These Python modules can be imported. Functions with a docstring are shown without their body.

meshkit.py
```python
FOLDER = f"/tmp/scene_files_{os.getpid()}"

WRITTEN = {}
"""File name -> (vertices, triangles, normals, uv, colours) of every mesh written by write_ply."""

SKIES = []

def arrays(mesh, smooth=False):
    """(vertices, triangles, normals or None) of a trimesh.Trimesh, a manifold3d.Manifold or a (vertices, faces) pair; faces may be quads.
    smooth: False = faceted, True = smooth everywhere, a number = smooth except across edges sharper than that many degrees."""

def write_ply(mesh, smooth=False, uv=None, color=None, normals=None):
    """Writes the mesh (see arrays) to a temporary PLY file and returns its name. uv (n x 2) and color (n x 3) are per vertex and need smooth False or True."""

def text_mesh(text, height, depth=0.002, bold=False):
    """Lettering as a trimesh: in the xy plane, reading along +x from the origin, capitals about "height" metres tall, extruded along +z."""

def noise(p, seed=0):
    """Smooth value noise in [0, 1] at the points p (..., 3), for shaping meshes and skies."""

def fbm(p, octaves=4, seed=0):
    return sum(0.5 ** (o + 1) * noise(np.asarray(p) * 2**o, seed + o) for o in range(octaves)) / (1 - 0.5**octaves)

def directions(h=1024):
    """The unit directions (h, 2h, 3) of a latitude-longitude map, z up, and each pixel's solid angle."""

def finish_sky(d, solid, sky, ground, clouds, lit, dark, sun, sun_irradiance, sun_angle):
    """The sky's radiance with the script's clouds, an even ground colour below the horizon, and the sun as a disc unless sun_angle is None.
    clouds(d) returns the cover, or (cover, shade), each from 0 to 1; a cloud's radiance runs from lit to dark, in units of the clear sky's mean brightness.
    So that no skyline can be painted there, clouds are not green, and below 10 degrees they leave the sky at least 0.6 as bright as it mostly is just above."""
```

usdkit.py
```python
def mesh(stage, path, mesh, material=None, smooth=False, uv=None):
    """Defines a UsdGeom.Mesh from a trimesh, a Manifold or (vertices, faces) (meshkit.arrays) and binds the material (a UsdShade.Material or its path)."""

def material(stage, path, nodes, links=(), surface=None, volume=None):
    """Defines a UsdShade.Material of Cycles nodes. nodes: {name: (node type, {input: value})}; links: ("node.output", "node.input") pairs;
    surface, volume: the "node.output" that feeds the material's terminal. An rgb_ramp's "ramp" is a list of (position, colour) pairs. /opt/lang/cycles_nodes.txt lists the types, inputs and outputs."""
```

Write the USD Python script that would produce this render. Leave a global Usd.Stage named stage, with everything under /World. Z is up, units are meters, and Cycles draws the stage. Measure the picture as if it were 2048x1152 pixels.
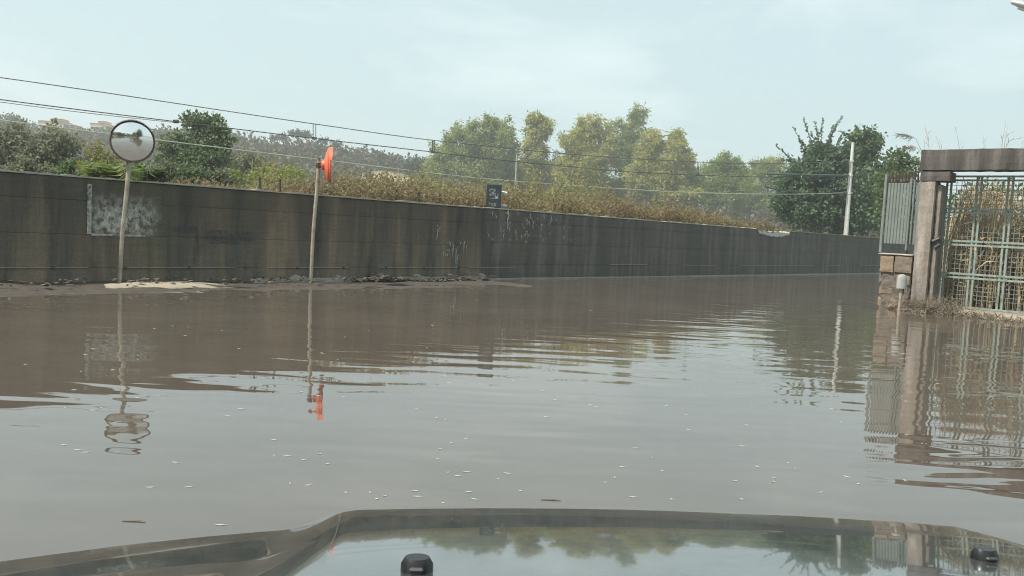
import math, random, numpy as np, trimesh, usdkit, meshkit
from pxr import Usd, UsdGeom, UsdLux, UsdShade, Sdf, Gf, Vt

stage = Usd.Stage.CreateInMemory()
UsdGeom.SetStageUpAxis(stage, UsdGeom.Tokens.z)
UsdGeom.SetStageMetersPerUnit(stage, 1.0)
UsdGeom.Xform.Define(stage, '/World')
UsdGeom.Scope.Define(stage, '/World/Looks')

# ------------------------------------------------------------------ camera
FPX, EYE = 1650.0, 1.35
PITCH, ROLL = math.atan(118 / FPX), math.atan(.052)
EXPOSURE = 0.60
FW = np.array([0, math.cos(PITCH), -math.sin(PITCH)])
r0 = np.array([1., 0, 0]); u0 = np.cross(r0, FW)
RT = math.cos(ROLL) * r0 + math.sin(ROLL) * u0
UP = -math.sin(ROLL) * r0 + math.cos(ROLL) * u0
CAM = np.array([0, 0, EYE])
cam = UsdGeom.Camera.Define(stage, '/World/camera')
cam.AddTransformOp().Set(Gf.Matrix4d(*RT, 0, *UP, 0, *(-FW), 0, *CAM, 1))
cam.CreateHorizontalApertureAttr(36.0); cam.CreateVerticalApertureAttr(36.0 * 9 / 16)
cam.CreateFocalLengthAttr(36.0 * FPX / 2048)
cam.CreateClippingRangeAttr(Gf.Vec2f(0.05, 5000))
cam.CreateExposureAttr(EXPOSURE)

# ------------------------------------------------------------------ sky and sun
SUN = np.array([-.55, -.30, .95]); SUN /= np.linalg.norm(SUN)
ELEV, ROTA = math.asin(SUN[2]), math.atan2(SUN[0], SUN[1])
SKY_STRENGTH = 0.10
dome = UsdLux.DomeLight.Define(stage, '/World/sky')
sky_mat = usdkit.material(stage, '/World/Looks/sky', {
    'tc': ('texture_coordinate', {}),
    'sky': ('sky_texture', {'sky_type': 'single_scattering', 'sun_disc': False, 'sun_elevation': ELEV, 'sun_rotation': ROTA, 'aerosol_density': 2.0, 'air_density': 1.0}),
    'map': ('mapping', {'scale': (1.0, 1.0, 2.6)}),
    'n': ('noise_texture', {'scale': 3.2, 'detail': 7.0, 'roughness': 0.58, 'distortion': 0.35}),
    'r': ('map_range', {'from_min': 0.50, 'from_max': 0.78, 'to_min': 0.0, 'to_max': 0.75, 'clamp': True}),
    'veil': ('mix', {'fac': 0.80, 'color2': (4.65, 6.0, 6.05)}),
    'cl': ('mix', {'color2': (6.6, 7.4, 7.5)}),
    'bg': ('background_shader', {'strength': SKY_STRENGTH})},
    [('tc.generated', 'map.vector'), ('map.vector', 'n.vector'), ('n.fac', 'r.value'), ('sky.color', 'veil.color1'),
     ('veil.color', 'cl.color1'), ('r.result', 'cl.fac'), ('cl.color', 'bg.color')], surface='bg.background')
UsdShade.MaterialBindingAPI.Apply(dome.GetPrim()).Bind(sky_mat)
sun = UsdLux.DistantLight.Define(stage, '/World/sun')
sun.CreateIntensityAttr(1.25); sun.CreateAngleAttr(3.0); sun.CreateNormalizeAttr(True); sun.CreateColorAttr(Gf.Vec3f(1.0, .94, .84))
zc = SUN; xc = np.cross([0, 0, 1.], zc); xc /= np.linalg.norm(xc); yc = np.cross(zc, xc)
sun.AddTransformOp().Set(Gf.Matrix4d(*xc, 0, *yc, 0, *zc, 0, 0, 0, 60, 1))

# ------------------------------------------------------------------ helpers
rng = np.random.default_rng(7)
USED = {}

def numbered(path):
    k = USED.get(path, 0); USED[path] = k + 1
    return path if k == 0 else f'{path}_{k:03d}'

def meta(prim, label=None, cat=None, group=None, kind=None):
    for k, v in (('label', label), ('category', cat), ('group', group), ('kind', kind)):
        if v: prim.SetCustomDataByKey(k, v)
    return prim

def thing(name, label, cat, loc=(0, 0, 0), group=None, M=None, kind=None):
    """An Xform at the thing's base. M: 3x3 columns = local axes in the world."""
    path = numbered('/World/' + name)
    x = UsdGeom.Xform.Define(stage, path)
    if M is None: x.AddTranslateOp().Set(Gf.Vec3d(*map(float, loc)))
    else:
        M = np.asarray(M, float)
        x.AddTransformOp().Set(Gf.Matrix4d(*M[:, 0], 0, *M[:, 1], 0, *M[:, 2], 0, *map(float, loc), 1))
    meta(x.GetPrim(), label, cat, group, kind)
    return path

def part(parent, name, mesh, mat, smooth=False, label=None, kind=None):
    path = numbered(parent + '/' + name)
    m = usdkit.mesh(stage, path, mesh, mat, smooth)
    meta(m.GetPrim(), label, None, None, kind)
    return path

def top(name, mesh, mat, label=None, cat=None, group=None, kind=None, smooth=False):
    return part_top(numbered('/World/' + name), mesh, mat, label, cat, group, kind, smooth)

def part_top(path, mesh, mat, label, cat, group, kind, smooth):
    m = usdkit.mesh(stage, path, mesh, mat, smooth)
    meta(m.GetPrim(), label, cat, group, kind)
    return path

def copy_of(src, name, loc, ang, label, cat, group):
    path = numbered('/World/' + name)
    x = UsdGeom.Xform.Define(stage, path)
    x.GetPrim().GetReferences().AddInternalReference(src)
    x.GetPrim().SetInstanceable(True)
    x.ClearXformOpOrder()
    x.AddTransformOp(opSuffix='place').Set(Gf.Matrix4d(math.cos(ang), math.sin(ang), 0, 0, -math.sin(ang), math.cos(ang), 0, 0, 0, 0, 1, 0, *map(float, loc), 1))
    meta(x.GetPrim(), label, cat, group)
    return path

def cat_(ms):
    vs, fs, o = [], [], 0
    for m in ms:
        v, f = (np.asarray(m[0]), np.asarray(m[1])) if isinstance(m, tuple) else (np.asarray(m.vertices), np.asarray(m.faces))
        if f.shape[1] == 4: f = np.vstack([f[:, [0, 1, 2]], f[:, [0, 2, 3]]])
        vs.append(v); fs.append(f + o); o += len(v)
    return np.vstack(vs), np.vstack(fs)

def box(x0, x1, y0, y1, z0, z1, ch=.006):
    """Chamfered box as a convex hull of 24 points."""
    ch = min(ch, (x1 - x0) * .4, (y1 - y0) * .4, (z1 - z0) * .4)
    pts = []
    for sx in (0, 1):
        for sy in (0, 1):
            for sz in (0, 1):
                c = np.array([(x0, x1)[sx], (y0, y1)[sy], (z0, z1)[sz]])
                s = np.array([1 - 2 * sx, 1 - 2 * sy, 1 - 2 * sz]) * ch
                for k in range(3):
                    q = s.copy(); q[k] = 0; pts.append(c + q)
    h = trimesh.convex.convex_hull(np.array(pts))
    return np.array(h.vertices), np.array(h.faces)

def tube(points, radii, sides=6, cap=True):
    p = np.asarray(points, float); r = np.broadcast_to(np.asarray(radii, float), (len(p),))
    t = np.gradient(p, axis=0); t /= np.linalg.norm(t, axis=1, keepdims=True) + 1e-12
    ref = np.array([0, 0, 1.]) if abs(t[:, 2].mean()) < .8 else np.array([1., 0, 0])
    a = np.cross(t, ref); a /= np.linalg.norm(a, axis=1, keepdims=True) + 1e-12
    b = np.cross(t, a); an = np.arange(sides) * 2 * np.pi / sides
    v = p[:, None] + r[:, None, None] * (np.cos(an)[None, :, None] * a[:, None] + np.sin(an)[None, :, None] * b[:, None])
    i, j = np.meshgrid(np.arange(len(p) - 1), np.arange(sides), indexing='ij')
    q = np.stack([i * sides + j, i * sides + (j + 1) % sides, (i + 1) * sides + (j + 1) % sides, (i + 1) * sides + j], -1).reshape(-1, 4)
    f = np.vstack([q[:, [0, 1, 2]], q[:, [0, 2, 3]]]); v = v.reshape(-1, 3)
    if cap:
        n = len(v); v = np.vstack([v, p[0], p[-1]]); k = np.arange(sides); e = (len(p) - 1) * sides
        f = np.vstack([f, np.stack([np.full(sides, n), (k + 1) % sides, k], 1), np.stack([np.full(sides, n + 1), e + k, e + (k + 1) % sides], 1)])
    return v, f

def grid_faces(nu, nv):
    i, j = np.meshgrid(np.arange(nu - 1), np.arange(nv - 1), indexing='ij')
    a = i * nv + j
    return np.stack([a, a + nv, a + nv + 1, a + 1], -1).reshape(-1, 4)

def revolve(profile, n=40):
    """profile: (r, h) pairs revolved about local y (h along y)."""
    pr = np.asarray(profile, float); an = np.arange(n) * 2 * np.pi / n
    v = np.stack([pr[:, None, 0] * np.cos(an), np.broadcast_to(pr[:, None, 1], (len(pr), n)), pr[:, None, 0] * np.sin(an)], -1).reshape(-1, 3)
    i, j = np.meshgrid(np.arange(len(pr) - 1), np.arange(n), indexing='ij')
    q = np.stack([i * n + j, i * n + (j + 1) % n, (i + 1) * n + (j + 1) % n, (i + 1) * n + j], -1).reshape(-1, 4)
    return v, np.vstack([q[:, [0, 1, 2]], q[:, [0, 2, 3]]])

def ray(px, py): return FW + (px - 1024) / FPX * RT - (py - 576) / FPX * UP
def at(px, py, depth): return CAM + ray(px, py) * depth                      # a point so many metres ahead
def on_ground(px, py, z=0.):
    d = ray(px, py); return CAM + d * ((z - EYE) / d[2])
def on_plane(px, py, P, n):
    d = ray(px, py); return CAM + d * (((P - CAM) @ n) / (d @ n))

# ------------------------------------------------------------------ materials
def mat(name, nodes, links, surface='p.BSDF'):
    return usdkit.material(stage, '/World/Looks/' + name, nodes, links, surface=surface)

def plain(name, col, rough=.7, metallic=0., var=.25, scale=6., coat=0., bump=.0):
    c = np.array(col)
    nodes = {'tc': ('texture_coordinate', {}), 'n': ('noise_texture', {'scale': scale, 'detail': 6., 'roughness': .65}),
             'r': ('rgb_ramp', {'ramp': [(.25, tuple(c * (1 - var))), (.75, tuple(np.minimum(c * (1 + var), .95)))]}),
             'p': ('principled_bsdf', {'roughness': rough, 'metallic': metallic, 'coat_weight': coat})}
    links = [('tc.object', 'n.vector'), ('n.fac', 'r.fac'), ('r.color', 'p.base_color')]
    if bump:
        nodes['b'] = ('bump', {'strength': .6, 'distance': bump}); links += [('n.fac', 'b.height'), ('b.normal', 'p.normal')]
    return mat(name, nodes, links)

def leafy(name, cols, rough=.55, trans=.42, nscale=.35):
    """Foliage: a colour per leaf, drifting from clump to clump."""
    k = len(cols)
    nodes = {'g': ('geometry', {}), 'n': ('noise_texture', {'scale': nscale, 'detail': 3.}),
             'm': ('math', {'math_type': 'multiply_add', 'value2': .55, 'value3': 0.}),
             'm2': ('math', {'math_type': 'multiply_add', 'value2': .9, 'value3': -.18}),
             'a': ('math', {'math_type': 'add'}),
             'r': ('rgb_ramp', {'ramp': [(i / (k - 1), c) for i, c in enumerate(cols)]}),
             'p': ('principled_bsdf', {'roughness': rough, 'specular_ior_level': .35}), 't': ('translucent_bsdf', {}),
             'x': ('mix_closure', {'fac': trans})}
    links = [('g.position', 'n.vector'), ('g.random_per_island', 'm.value1'), ('n.fac', 'm2.value1'), ('m.value', 'a.value1'), ('m2.value', 'a.value2'),
             ('a.value', 'r.fac'), ('r.color', 'p.base_color'), ('r.color', 't.color'), ('p.BSDF', 'x.closure1'), ('t.BSDF', 'x.closure2')]
    return mat(name, nodes, links, 'x.closure')

def concrete(name, dark, mid, stain, moss=(.06, .065, .04), speck=.0, brown=.45, runoff=(.3, 1.8, 0.)):
    """Weather-stained concrete: vertical streaks, patches of rust brown, faint board lines, pale specks."""
    return mat(name, {
        'tc': ('texture_coordinate', {}),
        'ms': ('mapping', {'scale': (2.0, 2.0, .20)}), 'ns': ('noise_texture', {'scale': 2.0, 'detail': 7., 'roughness': .62}),
        'mb': ('mapping', {'scale': (1.5, 1.5, .16)}), 'nb': ('noise_texture', {'scale': 1.0, 'detail': 6., 'roughness': .6, 'distortion': .4}),
        'mm': ('mapping', {'scale': (.8, .8, .25), 'location': (7., 3., 1.)}), 'nm': ('noise_texture', {'scale': .55, 'detail': 5., 'roughness': .55}),
        'ml': ('mapping', {'scale': (.5, .5, 5.)}), 'nl': ('noise_texture', {'scale': 2.4, 'detail': 4., 'roughness': .6}),
        'nf': ('noise_texture', {'scale': 26., 'detail': 6., 'roughness': .7}),
        'v': ('voronoi_texture', {'scale': 9., 'randomness': 1.}),
        'vn': ('noise_texture', {'scale': .9, 'detail': 3.}),
        'rs': ('rgb_ramp', {'ramp': [(.38, tuple(np.array(dark) * .85)), (.51, mid), (.63, tuple(np.array(mid) * 1.75))]}),
        'sz': ('separate_xyz', {}), 'rz': ('map_range', {'from_min': runoff[0], 'from_max': runoff[1], 'to_min': -.35, 'to_max': .45}), 'rn': ('map_range', {'from_min': .35, 'from_max': .65, 'to_min': 0., 'to_max': 1.}),
        'ra': ('math', {'math_type': 'add', 'use_clamp': True}), 'rk': ('math', {'math_type': 'multiply', 'value2': runoff[2]}), 'c0': ('mix', {'color2': tuple(np.array(dark) * .75)}),
        'rb': ('map_range', {'from_min': .45, 'from_max': .62, 'to_min': 0., 'to_max': brown, 'clamp': True}),
        'c1': ('mix', {'color2': stain}),
        'rm': ('map_range', {'from_min': .55, 'from_max': .72, 'to_min': 0., 'to_max': .7, 'clamp': True}),
        'c2': ('mix', {'color2': moss}),
        'rl': ('map_range', {'from_min': .3, 'from_max': .75, 'to_min': .90, 'to_max': 1.10}),
        'c3': ('mix', {'mix_type': 'multiply', 'fac': 1.}),
        'rf': ('map_range', {'from_min': .25, 'from_max': .8, 'to_min': .7, 'to_max': 1.35}),
        'c4': ('mix', {'mix_type': 'multiply', 'fac': 1.}),
        'lt': ('math', {'math_type': 'less_than', 'value2': .075}), 'vg': ('map_range', {'from_min': .52, 'from_max': .62, 'to_min': 0., 'to_max': speck, 'clamp': True}),
        'sp': ('math', {'math_type': 'multiply'}), 'c5': ('mix', {'color2': (.34, .33, .30)}),
        'b': ('bump', {'strength': .7, 'distance': .006}),
        'p': ('principled_bsdf', {'roughness': .85, 'specular_ior_level': .3})},
        [('tc.object', 'ms.vector'), ('ms.vector', 'ns.vector'), ('tc.object', 'mb.vector'), ('mb.vector', 'nb.vector'), ('tc.object', 'mm.vector'), ('mm.vector', 'nm.vector'),
         ('tc.object', 'ml.vector'), ('ml.vector', 'nl.vector'), ('tc.object', 'nf.vector'), ('tc.object', 'v.vector'), ('tc.object', 'vn.vector'),
         ('ns.fac', 'rs.fac'), ('tc.object', 'sz.vector'), ('sz.z', 'rz.value'), ('ns.fac', 'rn.value'), ('rz.result', 'ra.value1'), ('rn.result', 'ra.value2'), ('ra.value', 'rk.value1'), ('c1.color', 'c0.color1'), ('rk.value', 'c0.fac'), ('nb.fac', 'rb.value'), ('rs.color', 'c1.color1'), ('rb.result', 'c1.fac'), ('nm.fac', 'rm.value'), ('c0.color', 'c2.color1'), ('rm.result', 'c2.fac'),
         ('nl.fac', 'rl.value'), ('c2.color', 'c3.color1'), ('rl.result', 'c3.color2'), ('nf.fac', 'rf.value'), ('c3.color', 'c4.color1'), ('rf.result', 'c4.color2'),
         ('v.distance', 'lt.value1'), ('vn.fac', 'vg.value'), ('lt.value', 'sp.value1'), ('vg.result', 'sp.value2'), ('c4.color', 'c5.color1'), ('sp.value', 'c5.fac'),
         ('nf.fac', 'b.height'), ('c5.color', 'p.base_color'), ('b.normal', 'p.normal')])

def worn_paint(name, col, lo, hi, sx=3., sz=3., grime=.5, win=None, top=.85):
    """A flat coat of paint flaked away where noise is low (the bare surface shows through)."""
    nodes = {
        'tc': ('texture_coordinate', {}), 'mp': ('mapping', {'scale': (sx, sx, sz)}),
        'n': ('noise_texture', {'scale': 1.6, 'detail': 9., 'roughness': .75}),
        'r': ('map_range', {'from_min': lo, 'from_max': hi, 'to_min': 0., 'to_max': top, 'clamp': True}),
        'n2': ('noise_texture', {'scale': 9., 'detail': 5.}),
        'rr': ('rgb_ramp', {'ramp': [(.3, tuple(np.array(col) * (1 - grime))), (.7, col)]}),
        't': ('transparent_bsdf', {}), 'p': ('principled_bsdf', {'roughness': .85}), 'x': ('mix_closure', {})}
    links = [('tc.object', 'mp.vector'), ('mp.vector', 'n.vector'), ('n.fac', 'r.value'), ('tc.object', 'n2.vector'), ('n2.fac', 'rr.fac'), ('rr.color', 'p.base_color'),
         ('t.BSDF', 'x.closure1'), ('p.BSDF', 'x.closure2')]
    if win:                                            # the coat thins out towards the ends of the stroke: (x0, x0', x1', x1, z0, z0', z1', z1)
        nodes['sp'] = ('separate_xyz', {}); links.append(('tc.object', 'sp.vector')); prev = 'r.result'
        for k, (ax, a, b) in enumerate((('x', win[0], win[1]), ('x', win[3], win[2]), ('z', win[4], win[5]), ('z', win[7], win[6]))):
            nodes[f'w{k}'] = ('map_range', {'from_min': a, 'from_max': b, 'to_min': 0., 'to_max': 1., 'clamp': True}); nodes[f'q{k}'] = ('math', {'math_type': 'multiply'})
            links += [(f'sp.{ax}', f'w{k}.value'), (f'w{k}.result', f'q{k}.value1'), (prev, f'q{k}.value2')]; prev = f'q{k}.value'
        links.append((prev, 'x.fac'))
    else: links.append(('r.result', 'x.fac'))
    return mat(name, nodes, links, 'x.closure')

M = {}
M['wall'] = concrete('stained_concrete', (.050, .044, .037), (.104, .089, .072), (.24, .178, .118), speck=.0, brown=.8, runoff=(.2, 1.7, .7))
M['wall_speck'] = concrete('speckled_concrete', (.072, .065, .057), (.086, .078, .069), (.115, .093, .072), moss=(.064, .060, .053), speck=.8, brown=.4, runoff=(.2, 1.8, .4))
M['beam'] = concrete('lintel_concrete', (.050, .046, .043), (.080, .073, .068), (.090, .075, .064), brown=.3)
M['pillar'] = concrete('pillar_concrete', (.13, .115, .102), (.205, .182, .16), (.25, .21, .17), moss=(.12, .11, .098), brown=.6)
M['coping'] = plain('pale_mortar', (.30, .275, .22), .9, var=.35, scale=5.)
M['moss'] = plain('mossy_mortar', (.13, .15, .085), .95, var=.4, scale=4.)
M['raw'] = plain('broken_concrete', (.36, .34, .31), .95, var=.3, scale=14., bump=.01)
M['white_paint'] = worn_paint('flaked_white_paint', (.56, .53, .47), .42, .66, 7., 4.5, .5, (-9.95, -9.7, -9.2, -8.65, .86, .95, 1.3, 1.62), .95)
M['paint_edge'] = worn_paint('flaked_white_edge', (.44, .43, .40), .40, .60, 9., 9.)
M['drip'] = plain('white_drip', (.33, .32, .30), .9, var=.4, scale=20.)
M['paint_black'] = worn_paint('black_smear', (.022, .022, .022), .45, .58, 4., 8., .2)
M['streak'] = worn_paint('white_drips', (.55, .54, .51), .47, .60, 9., 1.6, .3)
M['splash'] = worn_paint('white_splashes', (.50, .49, .47), .50, .60, 7., 4.5, .3)
M['water'] = mat('floodwater', {
    'g': ('geometry', {}),
    # long lazy swell, stretched across the view
    'm1': ('mapping', {'scale': (.85, 2.5, 1.), 'rotation': (0, 0, -.12)}), 'n1': ('noise_texture', {'scale': 1.0, 'detail': 1.4, 'roughness': .42, 'distortion': .25}),
    # wind ripple
    'm2': ('mapping', {'scale': (.35, 1.0, 1.), 'rotation': (0, 0, .22)}), 'n2': ('noise_texture', {'scale': 2.3, 'detail': 2.0, 'roughness': .5, 'distortion': .3}),
    'sx': ('separate_xyz', {}),
    'gy': ('map_range', {'range_type': 'smoothstep', 'from_min': 7., 'from_max': 17., 'to_min': 0.06, 'to_max': 1.0, 'clamp': True}),
    'gx': ('map_range', {'range_type': 'smoothstep', 'from_min': -2., 'from_max': 4., 'to_min': 0.25, 'to_max': 1.0, 'clamp': True}),
    'gg': ('math', {'math_type': 'multiply'}),
    'a1': ('math', {'math_type': 'multiply', 'value2': .0090}), 'a2': ('math', {'math_type': 'multiply', 'value2': .0085}), 'a2g': ('math', {'math_type': 'multiply'}),
    'h': ('math', {'math_type': 'add'}),
    'b': ('bump', {'strength': 1., 'distance': 1.0}),
    'nc': ('noise_texture', {'scale': .35, 'detail': 5., 'roughness': .6}),
    'rc': ('rgb_ramp', {'ramp': [(.3, (.064, .050, .039)), (.7, (.094, .077, .061))]}),
    'p': ('principled_bsdf', {'roughness': .012, 'ior': 2.1, 'specular_ior_level': .5})},
    [('g.position', 'm1.vector'), ('m1.vector', 'n1.vector'), ('g.position', 'm2.vector'), ('m2.vector', 'n2.vector'), ('g.position', 'sx.vector'),
     ('sx.y', 'gy.value'), ('sx.x', 'gx.value'), ('gy.result', 'gg.value1'), ('gx.result', 'gg.value2'),
     ('n1.fac', 'a1.value1'), ('n2.fac', 'a2.value1'), ('a2.value', 'a2g.value1'), ('gg.value', 'a2g.value2'), ('a1.value', 'h.value1'), ('a2g.value', 'h.value2'),
     ('h.value', 'b.height'), ('b.normal', 'p.normal'), ('g.position', 'nc.vector'), ('nc.fac', 'rc.fac'), ('rc.color', 'p.base_color')])
M['soil'] = plain('bare_soil', (.11, .095, .07), .95, var=.4, scale=.8)
M['mud'] = mat('mud', {
    'g': ('geometry', {}), 'sx': ('separate_xyz', {}), 'n': ('noise_texture', {'scale': 3.5, 'detail': 8., 'roughness': .7}), 'n2': ('noise_texture', {'scale': .55, 'detail': 3.}),
    'w': ('math', {'math_type': 'multiply_add', 'value2': .16, 'value3': -.06}), 'z': ('math', {'math_type': 'add'}),
    'r': ('rgb_ramp', {'ramp': [(0., (.06, .05, .042)), (.03, (.085, .072, .058)), (.055, (.25, .215, .165)), (.11, (.28, .24, .185)), (.16, (.12, .10, .08)), (1., (.10, .085, .07))]}),
    'rr': ('map_range', {'from_min': 0., 'from_max': .06, 'to_min': .3, 'to_max': .95, 'clamp': True}),
    'b': ('bump', {'strength': .8, 'distance': .02}), 'p': ('principled_bsdf', {})},
    [('g.position', 'sx.vector'), ('g.position', 'n.vector'), ('n.fac', 'w.value1'), ('w.value', 'z.value1'), ('sx.z', 'z.value2'), ('z.value', 'r.fac'), ('sx.z', 'rr.value'),
     ('r.color', 'p.base_color'), ('rr.result', 'p.roughness'), ('n.fac', 'b.height'), ('b.normal', 'p.normal')])
M['wet_mud'] = plain('wet_mud', (.058, .048, .039), .6, var=.4, scale=5., bump=.02)
M['debris'] = leafy('debris', [(.05, .042, .035), (.12, .10, .08), (.22, .19, .15), (.36, .33, .29)], .9, .05, 3.)
M['kerb'] = plain('kerb_concrete', (.24, .22, .19), .9, var=.3, scale=4.)
M['pole'] = plain('weathered_pole', (.27, .235, .18), .75, var=.45, scale=5.)
M['rust'] = plain('rusty_steel', (.12, .075, .05), .8, var=.4, scale=20.)
M['dark_metal'] = plain('dark_metal', (.035, .035, .035), .55, var=.3)
M['mirror'] = mat('mirror_glass', {'p': ('principled_bsdf', {'base_color': (.90, .91, .90), 'metallic': 1., 'roughness': .015})}, [])
M['orange'] = plain('orange_plastic', (.62, .115, .055), .45, var=.15, scale=5.)
M['rim'] = plain('mirror_rim', (.10, .06, .05), .5, var=.3)
M['black_board'] = plain('black_board', (.012, .022, .026), .5, var=.5, scale=9.)
M['pale_plastic'] = plain('pale_plastic', (.50, .50, .49), .5, var=.1)
M['old_cap'] = plain('weathered_pale_box', (.30, .30, .28), .7, var=.2)
M['board_marks'] = worn_paint('board_marks', (.30, .33, .33), .50, .56, 6., 6., .3)
M['wire'] = plain('overhead_wire', (.085, .085, .085), .6, var=.2)
M['wire_pale'] = plain('pale_wire', (.45, .46, .38), .55, var=.2)
M['mast'] = plain('galvanised_mast', (.52, .51, .48), .6, var=.2, scale=3.)
M['old_post'] = plain('old_grey_post', (.26, .26, .23), .8, var=.25)
M['mast_green'] = plain('green_arm', (.07, .10, .075), .6)
M['gate'] = plain('gate_green_paint', (.215, .265, .235), .6, var=.25, scale=6.)
M['gate_rod'] = plain('gate_mesh_rod', (.17, .20, .185), .65, var=.3, scale=6.)
M['fence'] = plain('fence_grey_green', (.15, .17, .155), .65, var=.2, scale=3.)
M['fence_tip'] = plain('fence_rust', (.085, .055, .045), .8, var=.4, scale=12.)
M['tuff'] = [plain('tuff_block_%s' % k, c, .95, var=.3, scale=9., bump=.012) for k, c in (('ochre', (.215, .162, .112)), ('brown', (.165, .13, .10)), ('grey', (.13, .11, .092)))]
M['mortar'] = plain('rubble_core', (.12, .10, .082), .95, var=.45, scale=14., bump=.02)
M['cane'] = leafy('dry_cane', [(0.243, 0.194, 0.115), (0.437, 0.342, 0.210), (0.632, 0.513, 0.336), (0.292, 0.285, 0.158)], .7, .15, 1.5)
M['dead'] = leafy('dead_grass', [(.13, .11, .08), (.24, .20, .15), (.34, .29, .22)], .9, .2, 2.)
M['weed'] = leafy('tall_weeds', [(.19, .135, .09), (.23, .19, .10), (.265, .245, .115), (.26, .28, .11)], .7, .4, .5)
M['green_weed'] = leafy('green_weeds', [(.22, .175, .085), (.23, .235, .085), (.28, .30, .105)], .65, .4, .5)
M['euc'] = leafy('eucalyptus_leaves', [(0.164, 0.197, 0.061), (0.261, 0.300, 0.085), (0.372, 0.395, 0.110), (0.511, 0.498, 0.153)])
M['euc_yellow'] = leafy('yellow_green_leaves', [(0.215, 0.230, 0.063), (0.354, 0.349, 0.086), (0.494, 0.449, 0.113), (0.666, 0.569, 0.175)])
M['bright'] = leafy('bright_green_leaves', [(0.131, 0.171, 0.037), (0.214, 0.265, 0.057), (0.289, 0.344, 0.076), (0.372, 0.409, 0.108)])
M['fig'] = leafy('dark_green_leaves', [(0.074, 0.118, 0.068), (0.107, 0.164, 0.089), (0.148, 0.211, 0.106), (0.215, 0.281, 0.138)])
M['olive'] = leafy('grey_green_leaves', [(0.110, 0.116, 0.077), (0.173, 0.182, 0.112), (0.238, 0.240, 0.152), (0.329, 0.317, 0.214)])
M['mid'] = leafy('mid_green_leaves', [(0.083, 0.122, 0.056), (0.129, 0.179, 0.075), (0.181, 0.237, 0.092), (0.250, 0.300, 0.127)])
M['sumac'] = leafy('yellow_leaves', [(.14, .15, .03), (.22, .21, .04), (.32, .28, .05)])
M['frond'] = leafy('light_fronds', [(0.132, 0.180, 0.048), (0.204, 0.264, 0.066), (0.288, 0.348, 0.102)])
M['scrub'] = leafy('hill_scrub', [(.095, .088, .058), (.13, .12, .078), (.17, .15, .10), (.22, .19, .13)], nscale=.02)
M['pine'] = leafy('hill_pine', [(0.053, 0.080, 0.046), (0.083, 0.109, 0.061), (0.120, 0.145, 0.080)], nscale=.06)
M['bark'] = plain('bark', (.12, .10, .08), .9, var=.4, scale=4.)
M['pale_bark'] = plain('pale_bark', (.27, .245, .20), .85, var=.35, scale=4.)
M['hill'] = mat('hill_ground', {'g': ('geometry', {}), 'n': ('noise_texture', {'scale': .035, 'detail': 7., 'roughness': .65}),
    'r': ('rgb_ramp', {'ramp': [(.30, (.085, .085, .048)), (.5, (.14, .125, .072)), (.62, (.25, .19, .125)), (.75, (.16, .145, .08))]}), 'p': ('principled_bsdf', {'roughness': .95})},
    [('g.position', 'n.vector'), ('n.fac', 'r.fac'), ('r.color', 'p.base_color')])
M['cream'] = plain('cream_render', (.58, .50, .37), .85, var=.1)
M['roof'] = plain('terracotta', (.36, .15, .09), .85, var=.25)
M['glass'] = plain('window_dark', (.05, .055, .06), .2, var=.1)
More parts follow.
